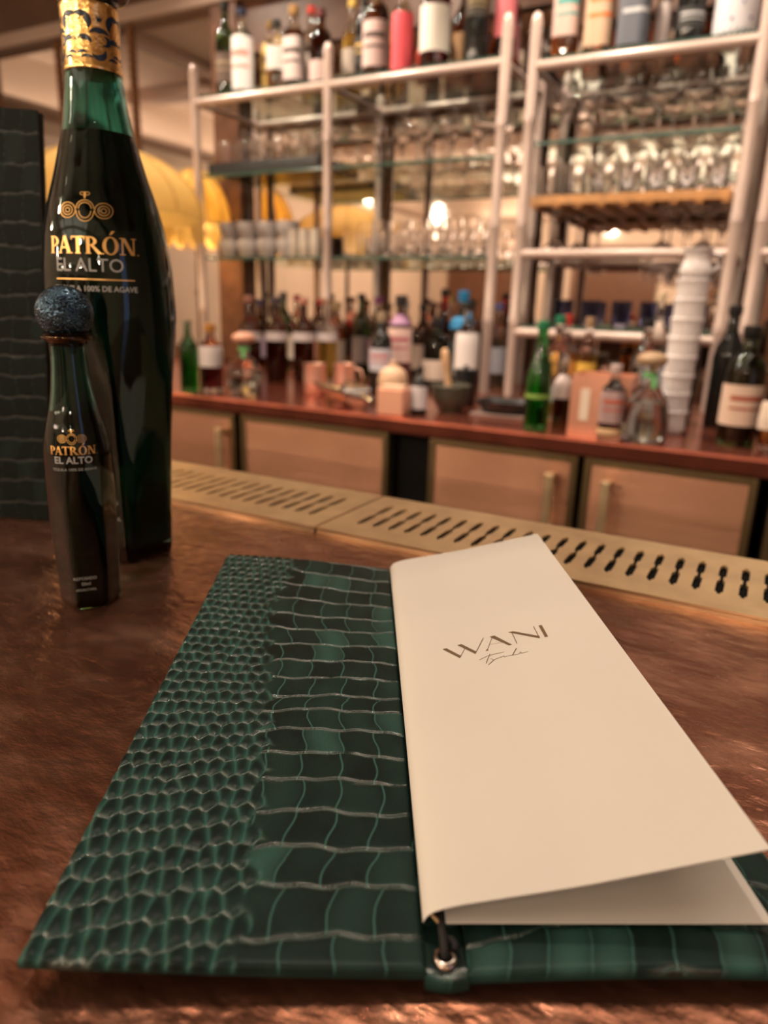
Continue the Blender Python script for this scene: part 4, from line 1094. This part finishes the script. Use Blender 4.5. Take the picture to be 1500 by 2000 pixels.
def scroll_paint(t, h, r):
    mb = MB()
    for cx, sgn in ((-0.55, 1), (0.55, -1)):
        for k in range(2):
            rr_ = 0.020 - 0.008 * k; pts = []
            for i in range(15):
                a = -PI / 2 - sgn * 0.5 + sgn * PI * 1.25 * i / 14
                phi = -PI / 2 + 0.35 + (cx * r + rr_ * math.cos(a) * -1) / r; zz = h * 0.42 + rr_ * 1.2 * math.sin(a)
                pts.append(((r + 0.002) * math.cos(phi), (r + 0.002) * math.sin(phi), zz))
            mb.tube(pts, 0.0030 - .001 * k, 6)
    for a, zz in ((0, .24), (-.45, .12), (.45, .12), (0, .62)):
        phi = -PI / 2 + .35 + a
        mb.lathe([(0.001, -.004), (.004, 0), (.001, .004)], 8, ((r + .001) * math.cos(phi), (r + .001) * math.sin(phi), h * zz))
    mb.build('blue_scrolls', mat('cobalt_glaze', (0.04, 0.07, 0.30), 0.25), t, 60)
bottle('liquor_bottle', 'white ceramic bottle painted with cobalt blue scrolls near the right edge', -0.222, 2.18, UZ, 0.27, 0.050, 'black', None, shape='wine', cap=(.8, .8, .85), lab=(.005, .80, (.72, .70, .74), None, 1.0), extra=scroll_paint)
bottle('liquor_bottle', 'brown bottle on the top shelf beyond the last post at the right edge', -0.02, 2.22, UZ, 0.28, 0.037, 'brown', 'brown', .7, 'bordeaux', (.1, .05, .02), lab=(.2, .55, (.5, .4, .33), None, .5))
for k, (x, c) in enumerate(((-1.03, (.40, .22, .10)), (-0.88, (.3, .1, .1)), (-0.61, (.45, .2, .1)), (-0.50, (.15, .1, .08)), (-0.36, (.45, .3, .2)))):
    bottle('liquor_bottle', ['tawny bottle in the rear row behind the brilliant white label', 'maroon bottle in the rear row behind the black ornate bottle', 'rust brown bottle in the rear row behind the amber pair',
        'dark bottle in the rear row behind the slate grey label', 'tan bottle in the rear row behind the short black bottle'][k], x, 2.37, (TZ if x < -.75 else UZ), 0.29, 0.035, 'brown', 'amber', .7, 'bordeaux', (.05, .04, .03), lab=(.2, .5, c, None, .5))

# ---- back counter, left to right
bottle('liquor_bottle', 'green glass bottle half hidden by the tall tequila bottle on the back counter', -1.482, 1.560, ZC, 0.20, 0.026, 'green', 'green', .75, 'wine', (.25, .22, .16))
bottle('liquor_bottle', 'bottle with white label over reddish liquid beside the green glass bottle', -1.425, 1.590, ZC, 0.19, 0.033, 'clear', 'cherry', .55, 'spirit', (.55, .25, .05), lab=(.38, .68, (.78, .68, .66), None, .8))
def ribbon(t, h, r):
    MB().lathe([(r * .26, h * .70), (r * .30, h * .71), (r * .30, h * .755), (r * .26, h * .765)], 14).box(r * .1, r * .35, -r * .34, -r * .30, h * .60, h * .72).build('green_ribbon', mat('green_ribbon_cloth', (.18, .50, .18), .5), t)
bottle('liquor_bottle', 'squat clear round shouldered decanter bottle with green ribbon, left end of the counter', -1.300, 1.585, ZC, 0.175, 0.056, 'clear', 'water', .35, 'round', (.75, .36, .24), extra=ribbon)
wl = (.62, .70, (.80, .70, .70), None, .8)
for k, (x, y, c, lb, gl, lq) in enumerate(((-1.475, 1.83, (.35, .16, .12), 'garnet bottle with white shoulder label, first of the row behind the round decanter', 'brown', 'cherry'),
        (-1.425, 1.90, (.1, .08, .1), 'garnet bottle with white shoulder label, second of the row behind the round decanter', 'brown', 'cherry'),
        (-1.36, 1.96, (.65, .30, .22), 'dark bottle with white shoulder label and salmon cap, third of that row', 'brown', 'brown'),
        (-1.315, 2.03, (.45, .28, .2), 'pale golden bottle with white shoulder label left of the middle post foot', 'clear', 'gold'))):
    bottle('liquor_bottle', lb, x, y, ZC, 0.27, 0.034, gl, lq, .62, 'bordeaux', c, lab=(.50, .60, (.80, .70, .70), None, .8))
rear_cols = [('brown', 'brown', (.05, .05, .12), (.35, .28, .4)), ('dkgreen', None, (.1, .1, .1), (.5, .42, .3)), ('clear', 'red', (.3, .02, .05), (.55, .5, .5)), ('brown', 'cherry', (.6, .1, .08), (.3, .12, .1)),
             ('clear', 'amber', (.5, .35, .2), (.62, .5, .42)), ('dkgreen', None, (.02, .02, .02), (.25, .2, .2)), ('clear', 'cherry', (.25, .05, .2), (.5, .3, .4)), ('clear', 'water', (.5, .5, .55), (.5, .5, .52)),
             ('brown', 'brown', (.02, .02, .02), (.4, .3, .25)), ('clear', 'gold', (.4, .25, .1), (.45, .4, .3)), ('red', 'red', (.02, .02, .02), (.5, .35, .3)), ('clear', 'water', (.1, .12, .3), (.55, .55, .62))]
names_ = ['navy capped', 'deep green', 'wine red', 'scarlet capped', 'honey coloured', 'black capped green', 'plum capped', 'silver capped', 'tawny', 'straw coloured', 'ruby', 'blue capped clear']
for k, (gl, lq, c, lc) in enumerate(rear_cols):
    x = -1.80 + k * 0.088
    bottle('liquor_bottle', '%s bottle in the rear row of the back counter, %s' % (names_[k], 'under the left bay' if x < -1.37 else 'under the middle bay'), x, 2.30 + 0.03 * (k % 2), ZC, 0.26 + 0.03 * ((k * 7) % 4) / 3, 0.034, gl, lq, .7, ('bordeaux', 'spirit', 'wine')[k % 3], c, lab=(.16, .48, lc, None, .6))

M_MUG = mat('polished_copper', (0.92, 0.56, 0.43), 0.32, metal=0.7)
def mug(x, y, rz_, label):
    t = empty('copper_mug', (x, y, ZC), rz_, label, 'mug')
    MB().lathe([(.027, 0), (.030, .004), (.033, .045), (.031, .085), (.0325, .088), (.030, .088), (.0285, .084), (.030, .045), (.026, .006), (.002, .005)], 24, cap=False).lathe([(.0265, 0.0001), (.0265, .001)], 24).build('cup', M_MUG, t, 40)
    MB().tube([(.031, 0, .075), (.048, 0, .072), (.055, 0, .05), (.048, 0, .026), (.032, 0, .02)], .0035, 8).build('handle', M_MUG, t, 60)
mug(-1.165, 1.735, 2.6, 'pinkish copper mug with handle at the foot of the middle shelf post')
mug(-1.105, 1.80, 0.3, 'copper mug behind the silver scoop, right of the pinkish mug')
sc = empty('ice_scoop', (-0.995, 1.615, ZC), math.radians(-35), 'shiny silver ice scoop lying on the back counter before the copper mugs', 'scoop')
sc.scale = (1.45, 1.45, 1.45)
vs = []; n = 12
for i in range(9):
    x = -0.065 + 0.016 * i
    w = 0.034 * (1 - 0.25 * (i / 8)); hh = 0.034 * min(1, 0.35 + i / 6)
    for j in range(n + 1):
        a = PI + PI * j / n
        vs.append((x, w * math.cos(a), 0.036 + hh * math.sin(a)))
fs = [(i * (n + 1) + j, (i + 1) * (n + 1) + j, (i + 1) * (n + 1) + j + 1, i * (n + 1) + j + 1) for i in range(8) for j in range(n)]
fs.append(tuple(8 * (n + 1) + j for j in range(n + 1)))
pan = mesh_obj('pan', vs, fs, mat('bright_steel', (.75, .73, .72), .18, metal=1.0), sc, 50)
sm_ = pan.modifiers.new('s', 'SOLIDIFY'); sm_.thickness = 0.0012
MB().tube([(.062, 0, .022), (.085, 0, .026), (.13, 0, .020)], [.006, .007, .008], 10).build('handle', mat('bright_steel'), sc, 60)
bottle('liquor_bottle', 'black bottle with pale blue and red medallion behind the silver scoop', -1.040, 1.90, ZC, 0.235, 0.032, 'black', None, shape='spirit', cap=(.4, .3, .2), lab=(.28, .56, (.58, .56, .64), (.6, .12, .12), .5))
bottle('liquor_bottle', 'bottle with tall blush pink label and rose crest in the middle of the counter', -1.040, 2.02, ZC, 0.285, 0.037, 'clear', 'red', .85, 'spirit', (.03, .03, .03), lab=(.30, .66, (.84, .58, .52), (.6, .15, .2), .7), lab2=(.70, .80, (.4, .2, .35)))
t = empty('napkin_holder', (-0.806, 1.545, ZC), 0.12, 'small square copper box at the counter edge under the middle bay', 'box')
MB().box(-.034, .034, -.028, .028, 0, .064, .003).build('box', mat('satin_copper', (.92, .47, .32), .45, metal=.6), t)
MB().box(-.028, .028, -.022, .022, .064, .070, .002).build('napkins', mat('tan_paper', (.72, .48, .32), .7), t)
t = empty('bread_jar', (-0.960, 1.83, ZC), 0, 'tan domed jar behind the small square copper box', 'jar')
MB().lathe(smoothprof([(.030, 0), (.040, .02), (.042, .05), (.034, .075), (.012, .09)], 4), 24).build('body', mat('tan_ceramic', (.66, .42, .27), .5), t, 50)
MB().lathe([(.004, .088), (.010, .094), (.010, .100), (.002, .104)], 14).build('knob', mat('tan_ceramic'), t, 50)
bottle('bitters_bottle', 'small black bitters bottle with oval white label in front of the stone bowl', -0.760, 1.590, ZC, 0.115, 0.020, 'black', None, shape='spirit', cap=(.03, .03, .03), lab=(.12, .60, (.78, .70, .72), None, .4))
t = empty('mortar', (-0.715, 1.680, ZC), 0, 'dark stone mortar bowl on the back counter', 'mortar')
MB().lathe(smoothprof([(.028, 0), (.030, .006), (.045, .030), (.050, .060), (.0505, .066), (.046, .066), (.038, .030), (.010, .014), (.001, .013)], 4), 28, cap=False).lathe([(.027, .0001), (.027, .002)], 24).build('bowl', mat('dark_stone', (.07, .065, .045), .4), t, 50)
t2 = empty('muddler', (-0.713, 1.678, ZC + 0.0165), 0, 'tan wooden muddler leaning upright in the dark stone mortar', 'muddler')
MB().lathe(smoothprof([(.010, 0), (.013, .01), (.010, .04), (.008, .08), (.011, .11), (.009, .135), (.003, .142)], 4), 16).build('shaft', mat('beech_wood', (.72, .44, .25), .5), t2, 60, rot=(0.10, -0.12, 0))
bottle('liquor_bottle', 'black bottle with wide cream label behind the tan muddler', -0.955, 2.11, ZC, 0.22, 0.041, 'dkgreen', 'brown', .7, 'spirit', (.02, .02, .02), lab=(.14, .42, (.78, .62, .52), None, .55))
bottle('liquor_bottle', 'ruby liqueur bottle with dark cap between the cream label and the blue labelled gin', -0.975, 2.205, ZC, 0.31, 0.028, 'red', 'cherry', .8, 'slim', (.02, .02, .02))
bottle('gin_bottle', 'pale blue gin bottle with bright blue cap and label under the middle bay', -0.895, 2.17, ZC, 0.305, 0.038, 'blue', 'water', .8, 'square', (.02, .22, .48), lab=(.62, .74, (.02, .22, .46), None, .7))
bottle('liquor_bottle', 'white bottle with black cap at the foot of the double shelf posts', -0.815, 2.02, ZC, 0.27, 0.034, 'clear', 'water', .8, 'bordeaux', (.02, .015, .015), lab=(.24, .68, (.84, .76, .74), None, .9))
t = empty('black_canister', (-0.725, 1.80, ZC), 0, 'matte black canister behind the black tray', 'canister')
MB().lathe([(.028, 0), (.030, .003), (.030, .085), (.027, .088)], 24).build('body', M_TRAY, t, 40); MB().lathe([(.031, .088), (.031, .098), (.006, .100), (.006, .108)], 20).build('lid', M_TRAY, t, 40)
t = empty('serving_tray', (-0.575, 1.715, ZC), 0.1, 'low black serving tray with rolled cloth edge right of the stone mortar', 'tray')
MB().box(-.080, .080, -.055, .055, 0, .006, .002).build('base', mat('tray_cloth', (.30, .20, .17), .6), t)
MB().lathe([(.060, .006), (.078, .030), (.080, .036), (.074, .036), (.055, .012), (.001, .011)], 32, cap=False, R=lambda q, v: 1 - .3 * abs(math.sin(q)) ** 2).build('bowl', M_TRAY, t, 50)
def soda_cap(t, h, r): pass
bottle('soda_bottle', 'bright green soda bottle standing at the counter edge', -0.452, 1.555, ZC, 0.235, 0.0270, 'green', 'green', .72, 'slim', (.03, .22, .10), lab=(.30, .34, (.25, .40, .08), None, .9))
bottle('liquor_bottle', 'clear bottle with dark green cap right behind the green soda bottle', -0.455, 1.70, ZC, 0.245, 0.028, 'clear', 'water', .6, 'bordeaux', (.02, .20, .10), lab=(.2, .35, (.35, .42, .36), None, .5))
bottle('liquor_bottle', 'small brown bottle with white label between soda bottle and copper box', -0.412, 1.612, ZC, 0.150, 0.020, 'brown', 'brown', .7, 'spirit', (.35, .25, .18), lab=(.45, .80, (.68, .55, .52), None, .6))
bottle('liquor_bottle', 'orange syrup bottle with red cap under the lit shelf rail', -0.520, 2.02, ZC + 0, 0.245, 0.026, 'clear', 'orange', .62, 'spirit', (.5, .04, .03), lab=(.35, .5, (.92, .42, .12), None, .5))
bottle('liquor_bottle', 'golden yellow syrup bottle right of the orange one under the lit rail', -0.462, 2.03, ZC + 0, 0.240, 0.027, 'clear', 'gold', .62, 'spirit', (.4, .25, .15), lab=(.38, .5, (.80, .48, .08), None, .5))
t = empty('copper_box', (-0.318, 1.600, ZC), 0.0, 'large rectangular rose copper caddy on the right part of the counter', 'box')
MB().box(-.062, .062, -.045, -.043, .0, .128).box(-.062, .062, .043, .045, .0, .128).box(-.062, -.060, -.043, .043, 0, .128).box(.060, .062, -.043, .043, 0, .128).box(-.060, .060, -.043, .043, 0, .002).build('caddy', mat('rose_copper', (.90, .44, .30), .38, metal=.75), t)
MB().box(-.040, -.020, -.0465, -.0450, .030, .098, .0005).build('label_plate', mat('pale_plate', (.92, .74, .60), .4), t)  # pale strip stands in for the white highlight on the copper
bottle('liquor_bottle', 'short ruby bottle with grey label and orange band before the rose copper caddy', -0.284, 1.522, ZC, 0.155, 0.0245, 'clear', 'cherry', .85, 'square', (.65, .48, .45), lab=(.24, .66, (.42, .27, .26), (.55, .10, .05), .5), lab2=(.09, .17, (.80, .50, .28)))
bottle('liquor_bottle', 'squat clear faceted decanter bottle with cork ball, right part of the counter edge', -0.222, 1.560, ZC, 0.185, 0.048, 'clear', 'water', .45, 'squat', (.42, .27, .16), extra=ribbon)
bottle('liquor_bottle', 'clear bottle with black neck just behind the squat faceted decanter', -0.262, 1.72, ZC, 0.245, 0.028, 'clear', 'water', .6, 'bordeaux', (.01, .01, .015), lab=(.25, .45, (.5, .4, .36), None, .5))
# ---- tower of porcelain cups
cup0 = None
for k in range(8):
    lb = 'white tumbler %s of the tall tower by the right shelf post' % ['at the bottom', 'second from the bottom', 'third from the bottom', 'fourth from the bottom', 'fourth from the top', 'third from the top', 'second from the top', 'at the top'][k]
    loc = (-0.187 + 0.0010 * k, 1.700 - 0.001 * k, ZC + 0.0395 * k)
    if cup0 is None:
        cup0 = empty('porcelain_tumbler', loc, 0)
        MB().lathe([(.026, 0), (.029, .003), (.0315, .012), (.0305, .028), (.0325, .044), (.0345, .050), (.0330, .052), (.031, .050), (.029, .028), (.0265, .008), (.001, .006)], 28, cap=False).lathe([(.024, .0001), (.024, .002)], 24).build('cup', mat('frosted_porcelain', (.86, .78, .77), .35), cup0, 40)
        c = cup0
    else: c = copy_tree(cup0); c.location = loc
    tag(c, lb, 'cup', 'stacked porcelain tumblers')
jug = empty('porcelain_jug', (-0.179, 1.692, ZC + 0.0395 * 7 + 0.0525), 0.4, 'white porcelain jug with handle crowning the tall tower of tumblers', 'jug')
MB().lathe(smoothprof([(.024, 0), (.030, .006), (.031, .02), (.024, .040), (.027, .052), (.031, .058), (.029, .058), (.022, .040), (.028, .02), (.001, .006)], 3), 28, cap=False).lathe([(.024, .0001), (.024, .002)], 24).build('body', mat('frosted_porcelain'), jug, 60)
MB().tube([(.026, 0, .050), (.046, 0, .048), (.048, 0, .026), (.030, 0, .014)], .004, 8).build('handle', mat('frosted_porcelain'), jug, 60)
bottle('wine_bottle', 'black liqueur bottle with wide cream label and red arc near the right edge', -0.050, 1.635, ZC, 0.240, 0.038, 'dkgreen', 'brown', .7, 'spirit', (.01, .01, .01), lab=(.18, .52, (.78, .56, .44), (.45, .10, .06), .55))
bottle('liquor_bottle', 'amber bottle with white label cut by the right edge of the photo', 0.018, 1.600, ZC, 0.22, 0.034, 'clear', 'amber', .62, 'round', (.10, .08, .05), lab=(.2, .45, (.82, .66, .55), None, .5))
bottle('liquor_bottle', 'clear bottle with tall cream cork behind the porcelain tower, left of two', -0.285, 2.02, ZC, 0.31, 0.026, 'clear', 'water', .6, 'bordeaux', (.80, .62, .42), lab=(.2, .45, (.5, .5, .6), None, .5))
bottle('liquor_bottle', 'clear bottle with tall cream cork behind the porcelain tower, right of two', -0.235, 2.04, ZC, 0.305, 0.026, 'clear', 'water', .6, 'bordeaux', (.72, .56, .36), lab=(.2, .45, (.45, .4, .3), None, .5))
bottle('liquor_bottle', 'black wine bottle behind the porcelain tower', -0.195, 1.86, ZC, 0.29, 0.034, 'black', None, shape='wine', cap=(.02, .02, .02))
bottle('liquor_bottle', 'black wine bottle right of the porcelain tower against the shelf post', -0.100, 1.88, ZC, 0.28, 0.034, 'black', None, shape='wine', cap=(.02, .02, .02))
pl = empty('potted_herb', (0.045, 1.78, ZC), 0, 'small green herb in a pale pot at the right edge of the counter', 'plant')
MB().lathe([(.030, 0), (.038, .07), (.040, .072), (.036, .072), (.034, .06), (.001, .058)], 24, cap=False).lathe([(.029, .0001), (.029, .002)], 20).build('pot', M_CHINA, pl, 40)
lv = MB()
for k in range(70):
    a = rnd.uniform(0, 2 * PI); rr_ = rnd.uniform(.005, .045); z0 = rnd.uniform(.08, .19)
    p = Vector((rr_ * math.cos(a), rr_ * math.sin(a), z0)); d = Vector((math.cos(a), math.sin(a), rnd.uniform(-.2, .8))).normalized(); w = d.cross(Vector((0, 0, 1))).normalized() * .007
    lv.add([p, p + d * .012 + w, p + d * .028, p + d * .012 - w], [(0, 1, 2, 3)])
tag(lv.build('leaves', mat('herb_leaf', (.10, .16, .04), .5), pl), kind='stuff')
st = MB()
for k in range(9):
    a = k * .7; st.tube([(.008 * math.cos(a), .008 * math.sin(a), .055), (.02 * math.cos(a), .02 * math.sin(a), .12), (.035 * math.cos(a), .035 * math.sin(a), .18)], .0012, 5)
tag(st.build('stems', mat('herb_stem', (.08, .14, .04), .5), pl), kind='stuff')

# ================================================================== CUPS, TRAY AND GLASSWARE ON THE SHELVES
SZ1 = 0.3005
cup_big = None
where = ['first', 'second', 'third', 'fourth']
for row in range(2):
    for k in range(4):
        loc = (-1.855 + 0.088 * k, 2.20, SZ1 + 0.060 * row)
        if cup_big is None:
            cup_big = empty('coffee_cup', loc, 0)
            MB().lathe([(.026, 0), (.028, .003), (.036, .018), (.042, .045), (.0425, .062), (.0405, .062), (.038, .045), (.030, .012), (.001, .008)], 28, cap=False).lathe([(.026, .0001), (.026, .002)], 24).build('cup', M_CHINA, cup_big, 40)
            MB().tube([(.0, .041, .052), (.0, .058, .048), (.0, .058, .028), (.0, .037, .022)], .003, 8).build('handle', M_CHINA, cup_big, 60)
            c = cup_big
        else: c = copy_tree(cup_big); c.location = loc
        tag(c, 'wide white cup, %s from the left in the %s layer on the left glass shelf' % (where[k], ('lower', 'upper')[row]), 'cup', 'wide white cups on the glass shelf')
esp = None
for k in range(4):
    loc = (-1.560 + 0.0 + 0.046 * k, 2.19, SZ1)
    if esp is None:
        esp = empty('tall_cup', loc, 0)
        MB().lathe([(.018, 0), (.019, .002), (.0205, .05), (.021, .095), (.0195, .095), (.0185, .05), (.016, .006), (.001, .005)], 24, cap=False).lathe([(.018, .0001), (.018, .002)], 20).build('cup', mat('ivory_china', (.70, .60, .50), .35), esp, 40); c = esp
    else: c = copy_tree(esp); c.location = loc
    if k == 3: c.location = (-1.530, 2.25, SZ1)
    tag(c, 'tall ivory cup, %s left of the middle shelf post' % ['farthest', 'second', 'nearest', 'rear one,'][k], 'cup', 'tall ivory cups')
tray = empty('black_tray', (-1.650, 2.26, 0.5755), 0, 'thick black tray loaded with glasses on the upper left glass shelf', 'tray')
MB().box(-.235, .235, -.135, .125, 0, .030, .004).build('tray_body', M_TRAY, tray)
MB().box(-.235, .235, -.135, -.127, .030, .036, .002).box(-.235, .235, .117, .125, .030, .036, .002).box(-.235, -.227, -.128, .118, .029, .036, .002).box(.227, .235, -.128, .118, .029, .036, .002).build('lip', M_TRAY, tray)

def wineglass(r=.036, hb=.075, hs=.075, foot=.032):
    o = [(.0, 0.0), (foot, 0.0), (foot, .0012), (.010, .005), (.0035, .012), (.003, hs - .006), (.007, hs), (r * .75, hs + hb * .22), (r, hs + hb * .48), (r * .92, hs + hb * .8), (r * .80, hs + hb)]
    i = [(r * .80 - .0012, hs + hb), (r * .92 - .0014, hs + hb * .8), (r - .0014, hs + hb * .48), (r * .72, hs + hb * .24), (.004, hs + .006), (.0003, hs + .005)]
    return o, i
def tumbler(r=.032, h=.085):
    return [(.0, 0), (r * .86, 0), (r * .90, .003), (r, h)], [(r - .0016, h), (r * .86, .012), (.0003, .010)]
def glass_mesh(name, kind):
    o, i = kind
    b = MB().lathe([(max(a, .0003), z) for a, z in o + i], 20, cap=False)
    return b
protos = {}
def place_glass(kind, loc, flip, label, group, rz_=0.0):
    key = kind
    if key not in protos:
        name, shp = {'wine': ('wine_glass', wineglass()), 'big': ('wine_glass', wineglass(.052, .105, .085, .040)), 'coupe': ('coupe_glass', wineglass(.044, .045, .075, .034)),
                     'tumbler': ('tumbler', tumbler()), 'highball': ('highball_glass', tumbler(.028, .125)), 'flute': ('flute_glass', wineglass(.024, .12, .075, .028)), 'dark': ('blue_tumbler', tumbler(.030, .075))}[kind]
        t = empty(name, loc, 0)
        b = glass_mesh(name, shp).build('bowl' if kind in ('wine', 'big', 'coupe', 'flute') else 'glass', M_STEMGLASS if kind != 'dark' else glassmat('smoky_blue_glass', (.22, .25, .40)), t, 50)
        protos[key] = t; c = t
    else:
        c = copy_tree(protos[key]); c.location = loc
    c.rotation_euler = (PI if flip else 0, 0, rz_)
    tag(c, label, 'glass', group)
    return c
ordw = ['first', 'second', 'third', 'fourth', 'fifth', 'sixth', 'seventh', 'eighth', 'ninth', 'tenth']
def row(kind, n, x0, dx, y, z, flip, tmpl, group):
    for k in range(n):
        place_glass(kind, (x0 + dx * k + rnd.uniform(-.003, .003), y + rnd.uniform(-.004, .004), z), flip, tmpl % ordw[k], group)
row('tumbler', 6, -1.845, .077, 2.19, .6060, False, '%s from the left among the front tumblers on the black tray', 'tumblers on the black tray')
row('wine', 5, -1.82, .085, 2.30, .6060, False, '%s from the left among the stemmed glasses at the back of the black tray', 'stemmed glasses on the black tray')
row('tumbler', 7, -1.315, .075, 2.18, .3005, False, '%s from the left in the front tumbler row on the middle lower glass shelf', 'tumblers on the middle lower shelf')
row('highball', 7, -1.315, .075, 2.28, .3005, False, '%s from the left in the highball row behind the tumblers, middle lower shelf', 'highballs on the middle lower shelf')
row('coupe', 5, -1.295, .105, 2.19, .5755, False, '%s from the left among the coupes on the middle upper glass shelf', 'coupes on the middle upper shelf')
row('flute', 6, -1.30, .09, 2.32, .5755, False, '%s from the left among the flutes behind the coupes, middle upper shelf', 'flutes on the middle upper shelf')
row('tumbler', 7, -0.655, .074, 2.19, .4605, False, '%s from the left among the tumblers standing on the amber wooden rack', 'tumblers on the wooden rack')
row('highball', 6, -0.64, .085, 2.29, .4605, False, '%s from the left among the highballs at the back of the wooden rack', 'highballs on the wooden rack')
row('wine', 6, -0.64, .088, 2.18, .6005, False, '%s from the left among the wine glasses on the glass shelf above the wooden rack', 'wine glasses above the rack')
row('wine', 6, -0.62, .088, 2.31, .6005, False, '%s from the left in the rear wine glass row above the wooden rack', 'rear wine glasses above the rack')
row('dark', 5, -0.60, .085, 2.26, .1075, False, '%s from the left among the smoky blue tumblers on the low lit shelf', 'smoky tumblers on the low shelf')
HZ = 0.4275
for k, (x, y, lb) in enumerate(((-0.330, 2.20, 'large wine glass hanging upside down under the wooden rack, front left of the four'), (-0.225, 2.20, 'large wine glass hanging upside down under the wooden rack, front right of the four'),
                  (-0.330, 2.34, 'large wine glass hanging upside down under the wooden rack, rear left of the four'), (-0.225, 2.34, 'large wine glass hanging upside down under the wooden rack, rear right of the four'))):
    place_glass('big', (x, y, HZ), True, lb, 'large glasses hanging under the rack')
for k, (x, y) in enumerate(((-0.635, 2.22), (-0.605, 2.36))):
    place_glass('wine', (x, y, HZ), True, 'wine glass hanging upside down at the left end of the rack, %s one' % ('front', 'rear')[k], 'glasses hanging at the left end of the rack')
row('wine', 4, -0.03, .09, 2.20, .3275, False, '%s from the left among the wine glasses on the shelf at the right edge', 'wine glasses at the right edge')
